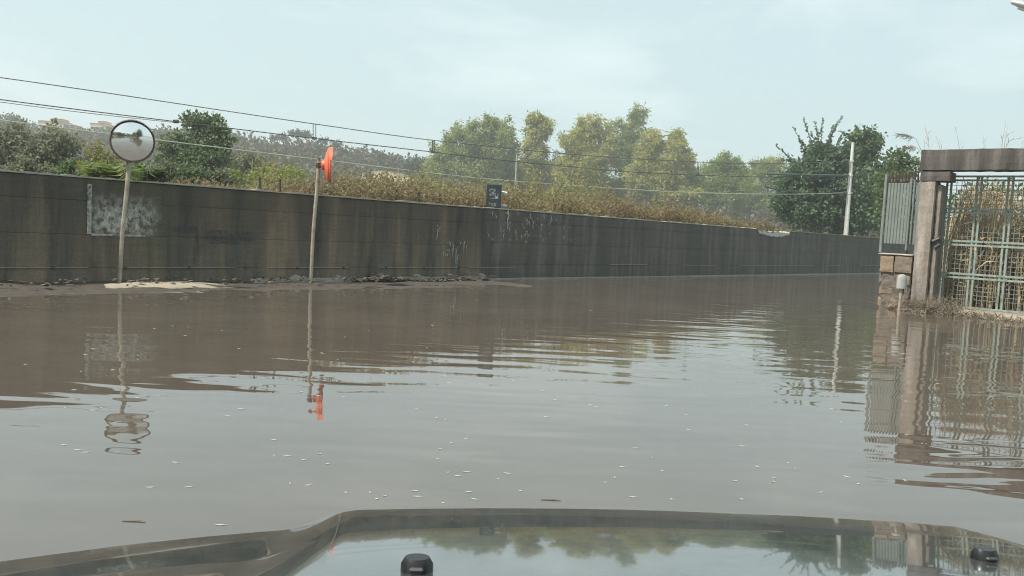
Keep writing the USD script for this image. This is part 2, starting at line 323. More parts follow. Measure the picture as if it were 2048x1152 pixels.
M['car'] = mat('car_paint', {'tc': ('texture_coordinate', {}), 'n': ('noise_texture', {'scale': 9., 'detail': 8., 'roughness': .75}), 'n2': ('noise_texture', {'scale': 2.2, 'detail': 6., 'roughness': .65, 'distortion': .5}),
    'r': ('map_range', {'from_min': .45, 'from_max': .75, 'to_min': .09, 'to_max': .30, 'clamp': True}),
    'c': ('rgb_ramp', {'ramp': [(.35, (.022, .025, .024)), (.75, (.065, .066, .062))]}),
    'p': ('principled_bsdf', {'metallic': .0, 'ior': 1.6, 'coat_weight': 1., 'coat_ior': 1.7, 'coat_roughness': .026})},
    [('tc.object', 'n.vector'), ('tc.object', 'n2.vector'), ('n2.fac', 'r.value'), ('r.result', 'p.roughness'), ('n.fac', 'c.fac'), ('c.color', 'p.base_color')])
M['rubber'] = plain('black_plastic', (.012, .012, .013), .35, var=.2)
M['fleck'] = plain('pale_leaf_fleck', (.36, .35, .30), .8, var=.25, scale=15.)

# ------------------------------------------------------------------ the wall's own frame, terrain, water
W0 = on_ground(975, 559); W0[2] = 0
WX = np.array([.667, .745, 0.]); WX /= np.linalg.norm(WX)
WN = np.array([-WX[1], WX[0], 0.])                     # away from the road
WM = np.stack([WX, WN, [0, 0, 1.]], 1)
def wl(px, py, off=0.):
    P = on_plane(px, py, W0 + WN * off, WN) - W0; return P @ WX, P[2]
def wworld(x, d, z): return W0 + np.multiply.outer(x, WX) + np.multiply.outer(d, WN) + np.multiply.outer(z, np.array([0, 0, 1.]))

water = (np.array([[-90, -90, 0], [120, -90, 0], [120, 120, 0], [-90, 120, 0.]]), np.array([[0, 1, 2], [0, 2, 3]]))
wv = np.array([W0 + WX * a + WN * b for a, b in ((-70, .15), (75, .15), (75, -110), (-70, -110))]); wv[:, 2] = 0
top('water', (wv[[0, 3, 2, 1]], np.array([[0, 1, 2], [0, 2, 3]])), M['water'], 'muddy brown floodwater lying over the road', kind='structure')
g = 2500.
top('ground', (np.array([[-g, -g, -.6], [g, -g, -.6], [g, g, -.6], [-g, g, -.6]]), np.array([[0, 1, 2], [0, 2, 3]])), M['soil'], 'bare ground spreading out to the horizon', kind='structure')

# ridge of the hill: image column -> height above the eye per metre of distance
RPX = np.array([-700, -300, 0, 60, 160, 250, 330, 450, 520, 600, 700, 800, 870, 1000, 1100, 1400, 1800, 2300, 2900.])
RPY = 27 + np.array([262, 252, 255, 262, 262, 260, 262, 268, 282, 289, 303, 317, 332, 352, 372, 414, 465, 500, 545.])
def ridge_slope(tx):
    px = tx * FPX + 1024
    return (405 + .052 * px - np.interp(px, RPX, RPY)) / FPX
def hill_z(x, y):
    x = np.asarray(x, float); y = np.maximum(np.asarray(y, float), 1.)
    sl = np.maximum(ridge_slope(x / y), .004)
    k = np.clip((y - 85) / (300 - 85), 0, 1); k = k * k * (3 - 2 * k) * .55 + k * .45
    nz = meshkit.fbm(np.stack([x / 60, y / 60, 0 * x], -1), 4, 3) - .5
    z = EYE + sl * 300 * k + nz * 3 * np.clip((y - 90) / 120, 0, 1)
    return np.where(y > 300, z - (y - 300) * .03, z)
tx = np.linspace(-1.05, 1.25, 130); yy = np.concatenate([np.linspace(84, 320, 60), np.linspace(330, 620, 12)])
YY, TX = np.meshgrid(yy, tx, indexing='ij'); XX = YY * TX
hv = np.stack([XX, YY, hill_z(XX, YY) - .05], -1); hv[0, :, 2] = 0.9
top('hill', (hv.reshape(-1, 3), grid_faces(*XX.shape)[:, ::-1]), M['hill'], 'scrub covered hill rising far behind the railway', kind='structure', smooth=True)
# embankment behind the wall
ex = np.concatenate([np.linspace(-150, -20, 20), np.linspace(-18, 46, 65), np.linspace(50, 170, 20)])
ed = np.concatenate([[.17], np.linspace(.4, 12, 24), np.linspace(14, 150, 30)])
EX, ED = np.meshgrid(ex, ed, indexing='ij')
ez = 1.62 + .10 * (meshkit.fbm(np.stack([EX / 2, ED / 2, 0 * EX], -1), 3, 5) - .5) - .3 * np.clip((ED - 60) / 60, 0, 1)
top('embankment', (wworld(EX, ED, ez).reshape(-1, 3), grid_faces(*EX.shape)), M['hill'], 'earth embankment level with the top of the wall', kind='structure', smooth=True)

# ------------------------------------------------------------------ concrete retaining wall
def courses(name, label, x0, x1, joints, y0, mate, notch=None):
    t = thing(name, label, 'wall', W0, M=WM)
    for k in range(len(joints) - 1):
        a, b = joints[k], joints[k + 1]
        xs = [x0, x1]
        if k == len(joints) - 2 and notch: xs = [x0, notch[0], notch[1], x1]
        for i in range(len(xs) - 1):
            hi = b - .007
            if notch and len(xs) == 4 and i == 1:
                hi = a + (b - a) * .80
            # a long cast course with a slightly uneven front
            L = xs[i + 1] - xs[i]; n = max(int(L / .3), 2); m = 5
            X, Z = np.meshgrid(np.linspace(xs[i] + (.004 if i else 0), xs[i + 1], n), np.linspace(a, hi, m), indexing='ij')
            Y = y0 + .014 * (meshkit.fbm(np.stack([X * .9, Z * 3, 0 * X + k], -1), 3, 11) - .5)
            Y[:, 0] += .005; Y[:, -1] += .005
            fr = np.stack([X, Y, Z], -1).reshape(-1, 3); ff = grid_faces(n, m)
            bx = box(xs[i], xs[i + 1], y0 + .016, y0 + .30, a - .006, hi + .006, .004)
            part(t, 'course', cat_([(fr, ff), bx]), mate, smooth=False)
    return t
J = [-.5, .31, .885, 1.46, 1.835]
wallA = courses('retaining_wall', 'long dark stained concrete retaining wall with white paint patch behind the two mirrors', -24, -.25, J, 0., M['wall'])
J2 = [-.5, .40, .975, 1.55, 1.845]
wallB = courses('retaining_wall', 'pale speckled grey stretch of concrete wall running from the black board towards the gate', -.24, 46, J2, .05, M['wall_speck'], notch=(15.6, 18.7))
def strip(xs, y0, y1, z0, z1, jit, seed):
    """A thin uneven mortar strip along the wall top."""
    n = len(xs); r = np.random.default_rng(seed)
    zt = z1 + jit * (r.random(n) - .5); yf = y0 + jit * .8 * (r.random(n) - .5)
    v = np.stack([np.stack([xs, yf, np.full(n, z0)], -1), np.stack([xs, yf, zt], -1), np.stack([xs, np.full(n, y1), zt], -1), np.stack([xs, np.full(n, y1), np.full(n, z0)], -1)], 1).reshape(-1, 3)
    f = []
    for i in range(n - 1):
        for k in range(4):
            a, b = i * 4 + k, i * 4 + (k + 1) % 4; f.append([a, a + 4, b + 4, b])
    f += [[0, 1, 2, 3], [4 * n - 1, 4 * n - 2, 4 * n - 3, 4 * n - 4]]
    return v, np.array(f)
part(wallA, 'coping', strip(np.arange(-24, -.24, .16), -.018, .32, 1.838, 1.868, .030, 1), M['coping'])
part(wallB, 'coping', strip(np.arange(-.23, 15.61, .18), .038, .37, 1.848, 1.88, .028, 2), M['coping'])
part(wallB, 'coping', strip(np.arange(18.72, 46, .3), .038, .37, 1.848, 1.89, .02, 3), M['moss'], label='mossy coping')
# the broken gap in the top course: a pale ragged edge
xs = np.linspace(15.62, 18.68, 26); r = np.random.default_rng(5)
prof = 1.80 - .05 * np.sin((xs - 15.6) / 3.1 * np.pi) + .05 * (r.random(26) - .5); low = 1.80 - .17 * np.sin((xs - 15.6) / 3.1 * np.pi) ** .6 - .07 * r.random(26)
fr = np.stack([np.stack([xs, np.full(26, .036), low], -1), np.stack([xs, .034 + .012 * r.random(26), prof], -1), np.stack([xs, .35 + 0 * xs, prof + .02 + .04 * r.random(26)], -1)], 1).reshape(-1, 3)
part(wallB, 'broken_edge', (fr, grid_faces(26, 3)), M['raw'], label='pale broken edge of the notch in the wall top')
def decal(parent, name, x0, x1, z0, z1, y, m, label):
    part(parent, name, (np.array([[x0, y, z0], [x1, y, z0], [x1, y, z1], [x0, y, z1]]), np.array([[0, 1, 2, 3]])), m, label=label)
decal(wallA, 'paint_patch', -9.96, -8.62, .86, 1.66, -.018, M['white_paint'], 'flaked white paint square')
decal(wallA, 'paint_edge', -9.975, -9.905, .89, 1.74, -.0205, M['paint_edge'], 'white left border of the paint square')
decal(wallA, 'paint_edge', -9.90, -8.98, .865, .90, -.0205, M['paint_edge'], 'white lower border of the paint square')
decal(wallA, 'smear', -7.80, -6.85, .78, 1.04, -.018, M['paint_black'], 'black smear')
decal(wallA, 'smear', -8.45, -8.0, .98, 1.10, -.0185, M['paint_black'], 'small black smear')
def drips(parent, y, specs, seed, label):
    """Thin runs of white: ragged vertical strips, each with a blot at its head."""
    r = np.random.default_rng(seed); ms = []
    for (x, z, l, w) in specs:
        n = 9; zz = z - l * np.linspace(0, 1, n); xc = x + np.cumsum(r.normal(size=n)) * w * .35; hw_ = w * (.25 + .75 * r.random(n)) * np.linspace(1, .35, n)
        v = np.stack([np.stack([xc - hw_, np.full(n, y), zz], -1), np.stack([xc + hw_, np.full(n, y), zz], -1)], 1).reshape(-1, 3)
        ms.append((v, np.array([[2 * i, 2 * i + 1, 2 * i + 3, 2 * i + 2] for i in range(n - 1)])))
        for k in range(5):
            c = np.array([x + r.normal() * w * 3, y - .0006 * (k + 1), z + r.normal() * w * 2.2]); an = np.sort(r.random(6)) * 6.283; q = w * (.3 + .6 * r.random(6))
            v = c + np.stack([np.cos(an) * q, 0 * q, np.sin(an) * q], -1); ms.append((np.vstack([v, c]), np.array([[i, (i + 1) % 6, 6] for i in range(6)])))
    part(parent, 'drips', cat_(ms), M['drip'], label=label)
drips(wallA, -.022, [(-1.86, 1.27, .30, .02), (-1.76, 1.31, .02, .02), (-1.45, .95, .10, .025), (-1.32, .90, .35, .018), (-1.22, .80, .42, .02), (-1.15, .62, .30, .016), (-1.05, .95, .08, .02), (-.92, .98, .32, .022), (-.84, .88, .22, .012), (-1.62, .72, .12, .02), (-1.5, .66, .05, .03)], 3, 'white runs and splashes')
drips(wallB, .020, [(.70, 1.83, .34, .042), (.72, 1.5, .22, .02), (.66, 1.46, .10, .02), (.78, 1.40, .16, .012)], 4, 'white streak below the black board')
drips(wallB, .021, [(x, z, .04 + .1 * q, .012 + .012 * q) for x, z, q in np.random.default_rng(8).random((46, 3)) * [3.6, .75, 1] + [-.1, 1.05, 0]], 6, 'scattered white flecks')
for x in np.arange(-23.9, -.4, 2.9): part(wallA, 'lime_line', box(x, x + 2.2 + .6 * math.sin(x), -.011, .004, .304, .311, .002), M['drip'])
for x in np.arange(5.5, 40, 4.4): part(wallB, 'lime_line', box(x, x + 3.0 + 1.2 * math.sin(x), .036, .052, .392, .402, .002), M['drip'])
# small square tie holes in the lower joint
for k, x in enumerate(np.arange(-23.5, -.4, 1.18)):
    part(wallA, 'tie_hole', box(x, x + .05, -.016, .02, .285, .335, .004), M['dark_metal'])

# ------------------------------------------------------------------ mud bank, kerb and debris at the foot of the wall
bx_ = np.linspace(-26, -.3, 170); bd = np.linspace(-2.2, .02, 26)
BX, BD = np.meshgrid(bx_, bd, indexing='ij')
lift = np.interp(BX, [-26, -13, -11.4, -10.6, -9.6, -8.6, -7.6, -6.8, -5, -3, -.3], [.22, .16, .11, .07, .07, .06, .05, .04, .03, .02, .02])
nz = meshkit.fbm(np.stack([BX * 1.3, BD * 3, 0 * BX], -1), 4, 21) - .5
BZ = lift * np.clip(1.25 + BD / 1.15, -1, 1) + nz * .06
top('mud_bank', (wworld(BX, BD, BZ).reshape(-1, 3), grid_faces(*BX.shape)), M['wet_mud'], 'low bank of dark wet mud at the foot of the wall', kind='structure', smooth=True)
sx2 = np.linspace(-10.4, -7.3, 60); sd2 = np.linspace(-1.25, -.10, 18)
SX, SD = np.meshgrid(sx2, sd2, indexing='ij')
snz = meshkit.fbm(np.stack([SX * 2, SD * 4, 0 * SX], -1), 4, 23) - .5
edge_ = np.sin(np.clip((SX + 10.4) / 3.1, 0, 1) * np.pi) ** .45 * np.sin(np.clip((SD + 1.25) / 1.6, 0, 1) * np.pi) ** .7
SZ = -.05 + .135 * edge_ + .06 * snz
top('sand_bar', (wworld(SX, SD, SZ).reshape(-1, 3), grid_faces(*SX.shape)), M['mud'], 'pale sand bar rising out of the water round the mirror pole', kind='structure', smooth=True)
k_ = thing('kerb', 'low grey kerb with silt clods just above the water at the wall foot', 'kerb', W0, M=WM)
for i, a in enumerate(np.arange(-7.0, -.4, 1.1)):
    part(k_, 'kerbstone', box(a, a + 1.08, -.34, -.12, -.3, .105 + .006 * math.sin(i * 2.3), .015), M['kerb'])
    part(k_, 'clod', (lambda v, f: (v * [.14, .10, .075] * (.7 + .5 * meshkit.noise(v * 2 + i)[:, None]) + [a + 1.05, -.2, .10], f))(*(lambda s: (np.array(s.vertices), np.array(s.faces)))(trimesh.creation.icosphere(2))), M['kerb'])
k2 = thing('kerb', 'thin pale kerb edge at the waterline below the speckled wall', 'kerb', W0, M=WM)
for i, a in enumerate(np.arange(-.2, 42, 1.5)):
    part(k2, 'kerbstone', box(a, a + 1.485, -.02, .036, -.3, .03 + .004 * math.sin(i), .006), M['kerb'])

def chunk(c, s, r):
    v = r.normal(size=(8, 3)); v /= np.linalg.norm(v, axis=1, keepdims=True)
    h = trimesh.convex.convex_hull(v * s); return np.array(h.vertices) + c, np.array(h.faces)
r = np.random.default_rng(31); ms = []
for k in range(620):
    x = -4.7 + 4.3 * r.random() ** .9 if k < 480 else -12.5 + 8 * r.random()
    d = -.52 + .34 * r.random() if k < 480 else -1.2 + 1.0 * r.random()
    s = np.array([.03 + .06 * r.random(), .02 + .04 * r.random(), .01 + .03 * r.random()]) * (1.5 if -4.6 < x < -3 else 1)
    pile = .10 * np.exp(-((x + 3.9) / .5) ** 2) + .05
    ms.append(chunk(np.array([x, d, .02 + pile * r.random() + (.08 if k >= 480 else 0)]), s, r))
for k in range(130):
    x = -4.9 + 4.5 * r.random(); d = -.55 + .4 * r.random(); a = r.random() * 3.1; l = .08 + .2 * r.random()
    p = np.array([x, d, .05 + .1 * r.random()]); q = np.array([math.cos(a), math.sin(a) * .5, .25 * (r.random() - .3)]) * l
    ms.append(tube([p - q, p + q], [.006, .004], 4))
dv, df = cat_(ms)
top('debris', (wworld(dv[:, 0], dv[:, 1], dv[:, 2]), df), M['debris'], 'washed up stones, twigs and rubbish along the kerb', 'debris', kind='stuff')

# ------------------------------------------------------------------ foliage
def leaf_mesh(pos, dirs, side, length, width, curl=.12):
    """Diamond leaves: base, two sides, tip."""
    n = len(pos); nor = np.cross(dirs, side)
    b = pos; t = pos + dirs * length[:, None] - nor * (curl * length)[:, None]
    mid = pos + dirs * (.45 * length)[:, None] + nor * (curl * .5 * length)[:, None]
    v = np.stack([b, mid + side * width[:, None], t, mid - side * width[:, None]], 1).reshape(-1, 3)
    k = np.arange(n) * 4
    return v, np.concatenate([np.stack([k, k + 1, k + 3], 1), np.stack([k + 1, k + 2, k + 3], 1)])

def unit(v): return v / (np.linalg.norm(v, axis=-1, keepdims=True) + 1e-9)

def crown_mesh(lobes, leaf, per_m2, droop, r, clump=.34, width=.33, spread=.5):
    """lobes: (centre, radii) ellipsoids. Leaves gather in clumps scattered through every lobe, mostly near its skin."""
    P, D = [], []
    for c, rad in lobes:
        rm = rad.mean(); cr = max(clump * rm, leaf * 1.3)
        nc = max(int(5.0 * (rm / cr) ** 2 * .9), 6)
        u = unit(r.normal(size=(nc, 3))); rr = (.45 + .55 * r.random(nc) ** .5)
        cc = c + u * rr[:, None] * (rad - cr * .5 * np.ones(3)).clip(rad * .3)
        for q, uu in zip(cc, u):
            sz = cr * (.6 + .7 * r.random())
            n = max(int(per_m2 * sz * sz * 4), 8)
            o = r.normal(size=(n, 3)) * sz * spread * [1, 1, .85]
            P.append(q + o); D.append(unit(o / sz + uu * .5 + r.normal(size=(n, 3)) * .6 + [0, 0, -droop]))
    P = np.vstack(P); D = np.vstack(D); n = len(P)
    S = unit(np.cross(D, r.normal(size=(n, 3)))); L = leaf * (.7 + .6 * r.random(n))
    return leaf_mesh(P, D, S, L, L * width)

def px_lobes(ls, depth, squash=.9):
    out = []
    for l in ls:
        x, y, rx, ry = l[:4]; dz = (l[4] if len(l) > 4 else 0.)
        k = depth + dz
        out.append((at(x, y, k), np.array([rx, (rx + ry) / 2 * squash, ry]) * k / FPX))
    return out

def limb(a, b, r0_, r1_, r, bow=.12, n=6):
    t = np.linspace(0, 1, n)[:, None]; l = np.linalg.norm(b - a)
    off = unit(r.normal(size=3)) * bow * l
    p = a + (b - a) * t + off * np.sin(t * np.pi) * .6
    p[:, :2] -= (b - a)[:2] * (.25 * np.sin(t * np.pi))
    return tube(p, np.linspace(r0_, r1_, n), 6)

def tree(name, label, lobes, depth, m, leaf=.2, per=34, droop=.3, base=None, bark='bark', cat='tree', group=None, seed=0, trunk=.16, z0=None, stems=1, clump=.34, width=.33, ragged=0, shoots=()):
    r = np.random.default_rng(seed + 100)
    L = px_lobes(lobes, depth)
    if ragged:                                                             # small tufts that break up each lobe's outline
        for q, rad in list(L):
            for k in range(ragged):
                u = unit(r.normal(size=3) + [0, 0, .55]); L.append((q + u * rad * (.85 + .3 * r.random()), rad * (.20 + .22 * r.random()) * [.8, .8, 1.25]))
    c = np.mean([l[0] for l in L], 0)
    bpx = base if base is not None else None
    b = at(bpx, 450, depth) if bpx is not None else c.copy()
    if z0 is None: z0 = float(hill_z(np.array([b[0]]), np.array([b[1]]))[0]) - .3 if depth > 100 else 1.5
    if depth > 100 and depth < 230: trunk *= 2.2
    b = np.array([b[0], b[1], z0])
    t = thing(name, label, cat, b, group)
    parts = []
    lo = min(l[0][2] - l[1][2] for l in L); hi = max(l[0][2] + l[1][2] for l in L)
    for s in range(stems):
        bb = b + np.array([r.normal() * .3, r.normal() * .3, 0]) * (stems > 1)
        fork = bb + (c - bb) * np.array([.35, .35, .38 + .1 * r.random()])
        parts.append(tube(np.linspace(bb, fork, 5) + np.array([[0, 0, 0], [.05, 0, 0], [.08, .03, 0], [.04, 0, 0], [0, 0, 0]]) * trunk * 5, np.linspace(trunk, trunk * .75, 5), 8))
        for q, rad in L[:len(lobes)]:
            parts.append(limb(fork, q + r.normal(size=3) * rad * .2, trunk * .55, trunk * .12, r))
            for k in range(3): parts.append(limb(q - [0, 0, rad[2] * .5], q + unit(r.normal(size=3) + [0, 0, .6]) * rad * .85, trunk * .22, trunk * .05, r, n=4))
    tr = cat_(parts); part(t, 'trunk', (tr[0] - b, tr[1]), M[bark], smooth=True)
    cm = [crown_mesh(L, leaf, per, droop, r, clump, width)]
    for (x0, y0, x1, y1, bend) in shoots:                                  # leafy shoots reaching out of the crown
        A, B = at(x0, y0, depth), at(x1, y1, depth); n = 70
        tt = r.random(n) ** .9; p = A + (B - A) * tt[:, None] + RT * (bend * depth / FPX * np.sin(tt * np.pi))[:, None]
        sd = unit(r.normal(size=(n, 3)) + unit(B - A) * .5); Ls = leaf * (1.25 - .55 * tt) * (.8 + .4 * r.random(n))
        cm.append(leaf_mesh(p, sd, unit(np.cross(sd, r.normal(size=(n, 3)))), Ls, Ls * .32))
        st = tube(A + (B - A) * np.linspace(0, 1, 5)[:, None] + RT * (bend * depth / FPX * np.sin(np.linspace(0, 1, 5) * np.pi))[:, None], np.linspace(.035, .012, 5), 5)
        part(t, 'shoot', (st[0] - b, st[1]), M[bark])
    cv, cf = cat_(cm); part(t, 'crown', (cv - b, cf), m)
    return t

def fronds(name, label, specs, depth, m, cat='plant', group=None, seed=0, base=None):
    """A clump of pinnate fronds; specs: (root px, root py, tip px, tip py) with a drooping tip."""
    r = np.random.default_rng(seed + 400); ms, st = [], []
    b = at(specs[0][0], 455, depth); b[2] = 1.6
    for (x0, y0, x1, y1) in [(p0 + dx, q0 + 2, p0 + dx + (p1 - p0) * kk, q0 + (q1 - q0) * kk) for (p0, q0, p1, q1) in specs for dx, kk in ((0, 1.15), (7, .8), (-9, .95))]:
        dz = r.normal() * .35; A, B = at(x0, y0, depth), at(x1, y1, depth + dz); l = np.linalg.norm(B - A)
        t = np.linspace(0, 1, 9); pts = A + (B - A) * t[:, None] + np.array([0, 0, 1.]) * (.22 * l * np.sin(t * np.pi))[:, None]
        st.append(tube(pts, np.linspace(.014, .004, 9), 4))
        n = 18; tt = np.linspace(.22, 1, n); q = np.stack([np.interp(tt, t, pts[:, k]) for k in range(3)], 1)
        ax = unit(np.gradient(q, axis=0)); sd = unit(np.cross(ax, [0, 0, 1.]))
        for s in (-1, 1):
            d = unit(ax * .5 + sd * s + np.array([0, 0, -.35]) + r.normal(size=(n, 3)) * .12); L = .42 * l * (1.1 - .55 * tt)
            ms.append(leaf_mesh(q, d, unit(np.cross(d, [0, 0, 1.]) + r.normal(size=(n, 3)) * .1), L, L * .15))
    t_ = thing(name, label, cat, b, group)
    v, f = cat_(st); part(t_, 'stems', (v - b, f), M['bark'])
    v, f = cat_(ms); part(t_, 'leaves', (v - b, f), m)

EUC = 'eucalyptus trees behind the wall'
tree('eucalyptus_tree', 'broad wind-swept eucalyptus, leftmost and densest of the eucalyptus row', [(886, 325, 32, 38), (925, 292, 36, 40), (960, 268, 26, 32), (983, 250, 15, 18), (930, 340, 72, 34), (983, 305, 30, 46), (880, 352, 34, 20), (950, 300, 34, 34), (905, 372, 52, 22), (965, 370, 52, 26)], 192, M['euc'], 0.61, 9.3, 0.94, 950, 'pale_bark', group=EUC, seed=1, trunk=.2, ragged=7, width=.22, clump=.26)
tree('eucalyptus_tree', 'rounded eucalyptus between the wind-swept tree and the slim pointed one', [(1003, 262, 22, 24), (1012, 300, 28, 40), (1000, 342, 52, 30), (1030, 350, 29, 24), (1010, 375, 52, 24)], 201, M['euc'], 0.61, 9.3, 0.85, 1012, 'pale_bark', group=EUC, seed=2, ragged=6, width=.24, clump=.28)
tree('eucalyptus_tree', 'slim pointed eucalyptus just right of the pale railway post', [(1072, 242, 15, 20), (1068, 270, 24, 28), (1090, 258, 14, 20), (1068, 312, 27, 36), (1052, 345, 39, 26), (1094, 345, 26, 26, 1)], 198, M['euc_yellow'], 0.61, 9.3, 0.85, 1066, 'pale_bark', group=EUC, seed=3, ragged=6, width=.24, clump=.28)
tree('scraggly_tree', 'low thin see-through tree filling the gap in the eucalyptus row', [(1112, 318, 12, 20), (1118, 352, 29, 24), (1104, 372, 31, 14)], 207, M['olive'], 0.49, 3.21, 0.51, 1114, group=EUC, seed=4, trunk=.1)
tree('eucalyptus_tree', 'yellow-green eucalyptus with broad rounded top, middle of the row', [(1178, 256, 28, 22), (1152, 288, 28, 34), (1195, 292, 36, 40), (1168, 335, 60, 40), (1140, 345, 31, 30), (1175, 312, 36, 30), (1165, 376, 66, 24)], 192, M['euc_yellow'], 0.61, 9.3, 0.85, 1180, 'pale_bark', group=EUC, seed=5, trunk=.2, ragged=7, width=.22, clump=.26)
tree('eucalyptus_tree', 'tallest eucalyptus with a thin brownish topmost tuft', [(1277, 234, 17, 20), (1270, 262, 18, 24), (1240, 270, 24, 28), (1245, 308, 34, 40), (1232, 350, 58, 36), (1240, 385, 66, 24), (1262, 300, 26, 30)], 201, M['euc'], 0.58, 7.15, 0.85, 1245, 'pale_bark', group=EUC, seed=6, trunk=.2, ragged=7, width=.22, clump=.26)
tree('eucalyptus_tree', 'wide pale eucalyptus at the right end of the tall row', [(1303, 288, 26, 26), (1354, 284, 22, 24), (1330, 318, 46, 42), (1374, 318, 17, 30), (1308, 358, 60, 34), (1360, 365, 44, 28), (1330, 350, 58, 30), (1335, 385, 79, 24), (1300, 320, 30, 30)], 189, M['euc_yellow'], 0.61, 9.3, 0.94, 1330, 'pale_bark', group=EUC, seed=7, trunk=.2, ragged=7, width=.22, clump=.26)
tree('round_tree', 'small bright yellow-green round tree right of the eucalyptus row', [(1452, 328, 31, 19), (1436, 356, 50, 34), (1472, 360, 39, 32), (1450, 390, 66, 30)], 186, M['bright'], 0.49, 12.16, 0.34, 1450, seed=8, ragged=6, width=.24, clump=.28)
tree('pale_tree', 'pale green bushy tree between the bright round tree and the dark one', [(1537, 334, 34, 20), (1518, 368, 44, 38), (1545, 380, 44, 40), (1510, 410, 52, 34)], 198, M['euc'], 0.53, 10.01, 0.51, 1530, seed=9, ragged=6, width=.24, clump=.28)
tree('fig_tree', 'dark green leafy tree with long upright shoots beside the railway mast', [(1645, 335, 52, 40), (1604, 372, 46, 44), (1672, 372, 58, 56), (1630, 418, 72, 40), (1578, 400, 28, 40), (1700, 430, 60, 36)], 69, M['fig'], .28, 38, .15, 1640, seed=10, trunk=.2, width=.40, ragged=4,
     shoots=[(1604, 345, 1552, 290, 4), (1600, 330, 1563, 318, 3), (1612, 335, 1586, 254, 6), (1620, 318, 1607, 236, 6), (1636, 310, 1629, 244, 4), (1645, 306, 1646, 236, -3), (1655, 308, 1684, 234, -6), (1650, 315, 1668, 250, -3), (1625, 330, 1600, 280, 3), (1640, 320, 1620, 262, 3), (1668, 315, 1690, 262, -4), (1600, 360, 1560, 345, 3)])
tree('tall_green_tree', 'tall lighter green tree rising just right of the railway mast', [(1716, 282, 30, 22), (1742, 300, 22, 30), (1728, 335, 40, 36), (1758, 365, 34, 44), (1745, 420, 44, 40), (1722, 385, 30, 36)], 72, M['mid'], .30, 28, .35, 1735, seed=11, trunk=.16, ragged=4,
     shoots=[(1716, 285, 1680, 262, 2), (1720, 280, 1712, 252, 0), (1740, 290, 1756, 264, -3)])
tree('leafy_tree', 'small green tree showing above the slatted fence', [(1790, 322, 24, 22), (1824, 336, 18, 20), (1800, 352, 40, 26), (1775, 372, 30, 34), (1795, 420, 40, 44)], 54, M['mid'], .28, 26, .2, 1800, seed=12,
     shoots=[(1800, 330, 1796, 296, 3), (1815, 335, 1815, 308, 0)])
tree('grey_green_tree', 'large grey-green bushy tree at the left edge of the picture', [(14, 292, 46, 42), (62, 288, 52, 40), (112, 292, 44, 34), (30, 338, 54, 34), (92, 330, 54, 38), (140, 322, 36, 36), (152, 352, 30, 20)], 40, M['olive'], .20, 42, .25, 80, seed=13, stems=2, ragged=4)
tree('yellow_bush', 'yellow-green bush behind the wall left of the round mirror', [(190, 305, 20, 22), (215, 322, 26, 24), (176, 336, 22, 24), (232, 345, 26, 20)], 36, M['sumac'], .16, 44, .2, 200, cat='bush', seed=14, trunk=.06)
tree('green_tree', 'tall mid green tree with a flat tuft on top, right of the round mirror', [(394, 238, 20, 11), (428, 254, 24, 15), (394, 262, 26, 20), (448, 272, 14, 16), (352, 290, 28, 24), (412, 290, 40, 28), (340, 325, 32, 32), (395, 328, 54, 36), (436, 322, 26, 36)], 46, M['mid'], .21, 46, .3, 410, seed=15, trunk=.17, ragged=4)
tree('shrub', 'greyish shrub right of the tall mid green tree', [(490, 322, 32, 24), (520, 335, 34, 24), (468, 346, 28, 22)], 55, M['olive'], .22, 34, .2, 495, cat='bush', seed=16, trunk=.08)
tree('shrub', 'light green low shrub at the wall top left of the side-on mirror', [(452, 352, 30, 16), (495, 358, 36, 14), (540, 350, 34, 20), (580, 348, 30, 18)], 42, M['bright'], .17, 36, .2, 510, cat='bush', seed=17, trunk=.05)
fronds('fern_leaved_plant', 'light green plant with feathery fronds left of the mirror pole', [(205, 360, 172, 338), (210, 362, 190, 330), (215, 362, 215, 325), (220, 362, 244, 332), (225, 364, 252, 345), (200, 358, 168, 352), (212, 362, 200, 345), (228, 364, 250, 356), (235, 362, 222, 340), (190, 357, 180, 340)], 16.6, M['frond'], seed=1)
fronds('fern_leaved_plant', 'darker feathery plant behind the wall right of the mirror pole', [(285, 366, 268, 340), (290, 366, 290, 336), (296, 366, 318, 345), (300, 368, 324, 356), (310, 368, 300, 345), (282, 366, 264, 356), (318, 368, 332, 350)], 17.6, M['mid'], seed=2)

for i, (x, y, rx, ry, dp, mm, lb) in enumerate(((268, 352, 34, 18, 21, 'mid', 'green bush at the wall top between the round mirror and the tall green tree'), (325, 356, 38, 20, 23, 'olive', 'grey-green bush below the tall green tree'), (378, 358, 34, 22, 24, 'mid', 'mid green bush at the foot of the tall green tree'),
        (432, 360, 36, 20, 25, 'olive', 'greyish bush right of the foot of the tall green tree'), (60, 352, 70, 22, 22, 'olive', 'long low grey-green bush under the left edge tree'), (140, 354, 46, 20, 22, 'mid', 'low bush left of the feathery plant'))):
    tree('bush', lb, [(x - rx * .5, y + 2, rx * .5, ry * .8), (x + rx * .45, y + 3, rx * .5, ry * .7), (x, y - 4, rx * .55, ry), (x, y + 12, rx, ry * .6)], dp, M[mm], .11, 95, .2, x, cat='bush', seed=300 + i, trunk=.03, ragged=4)
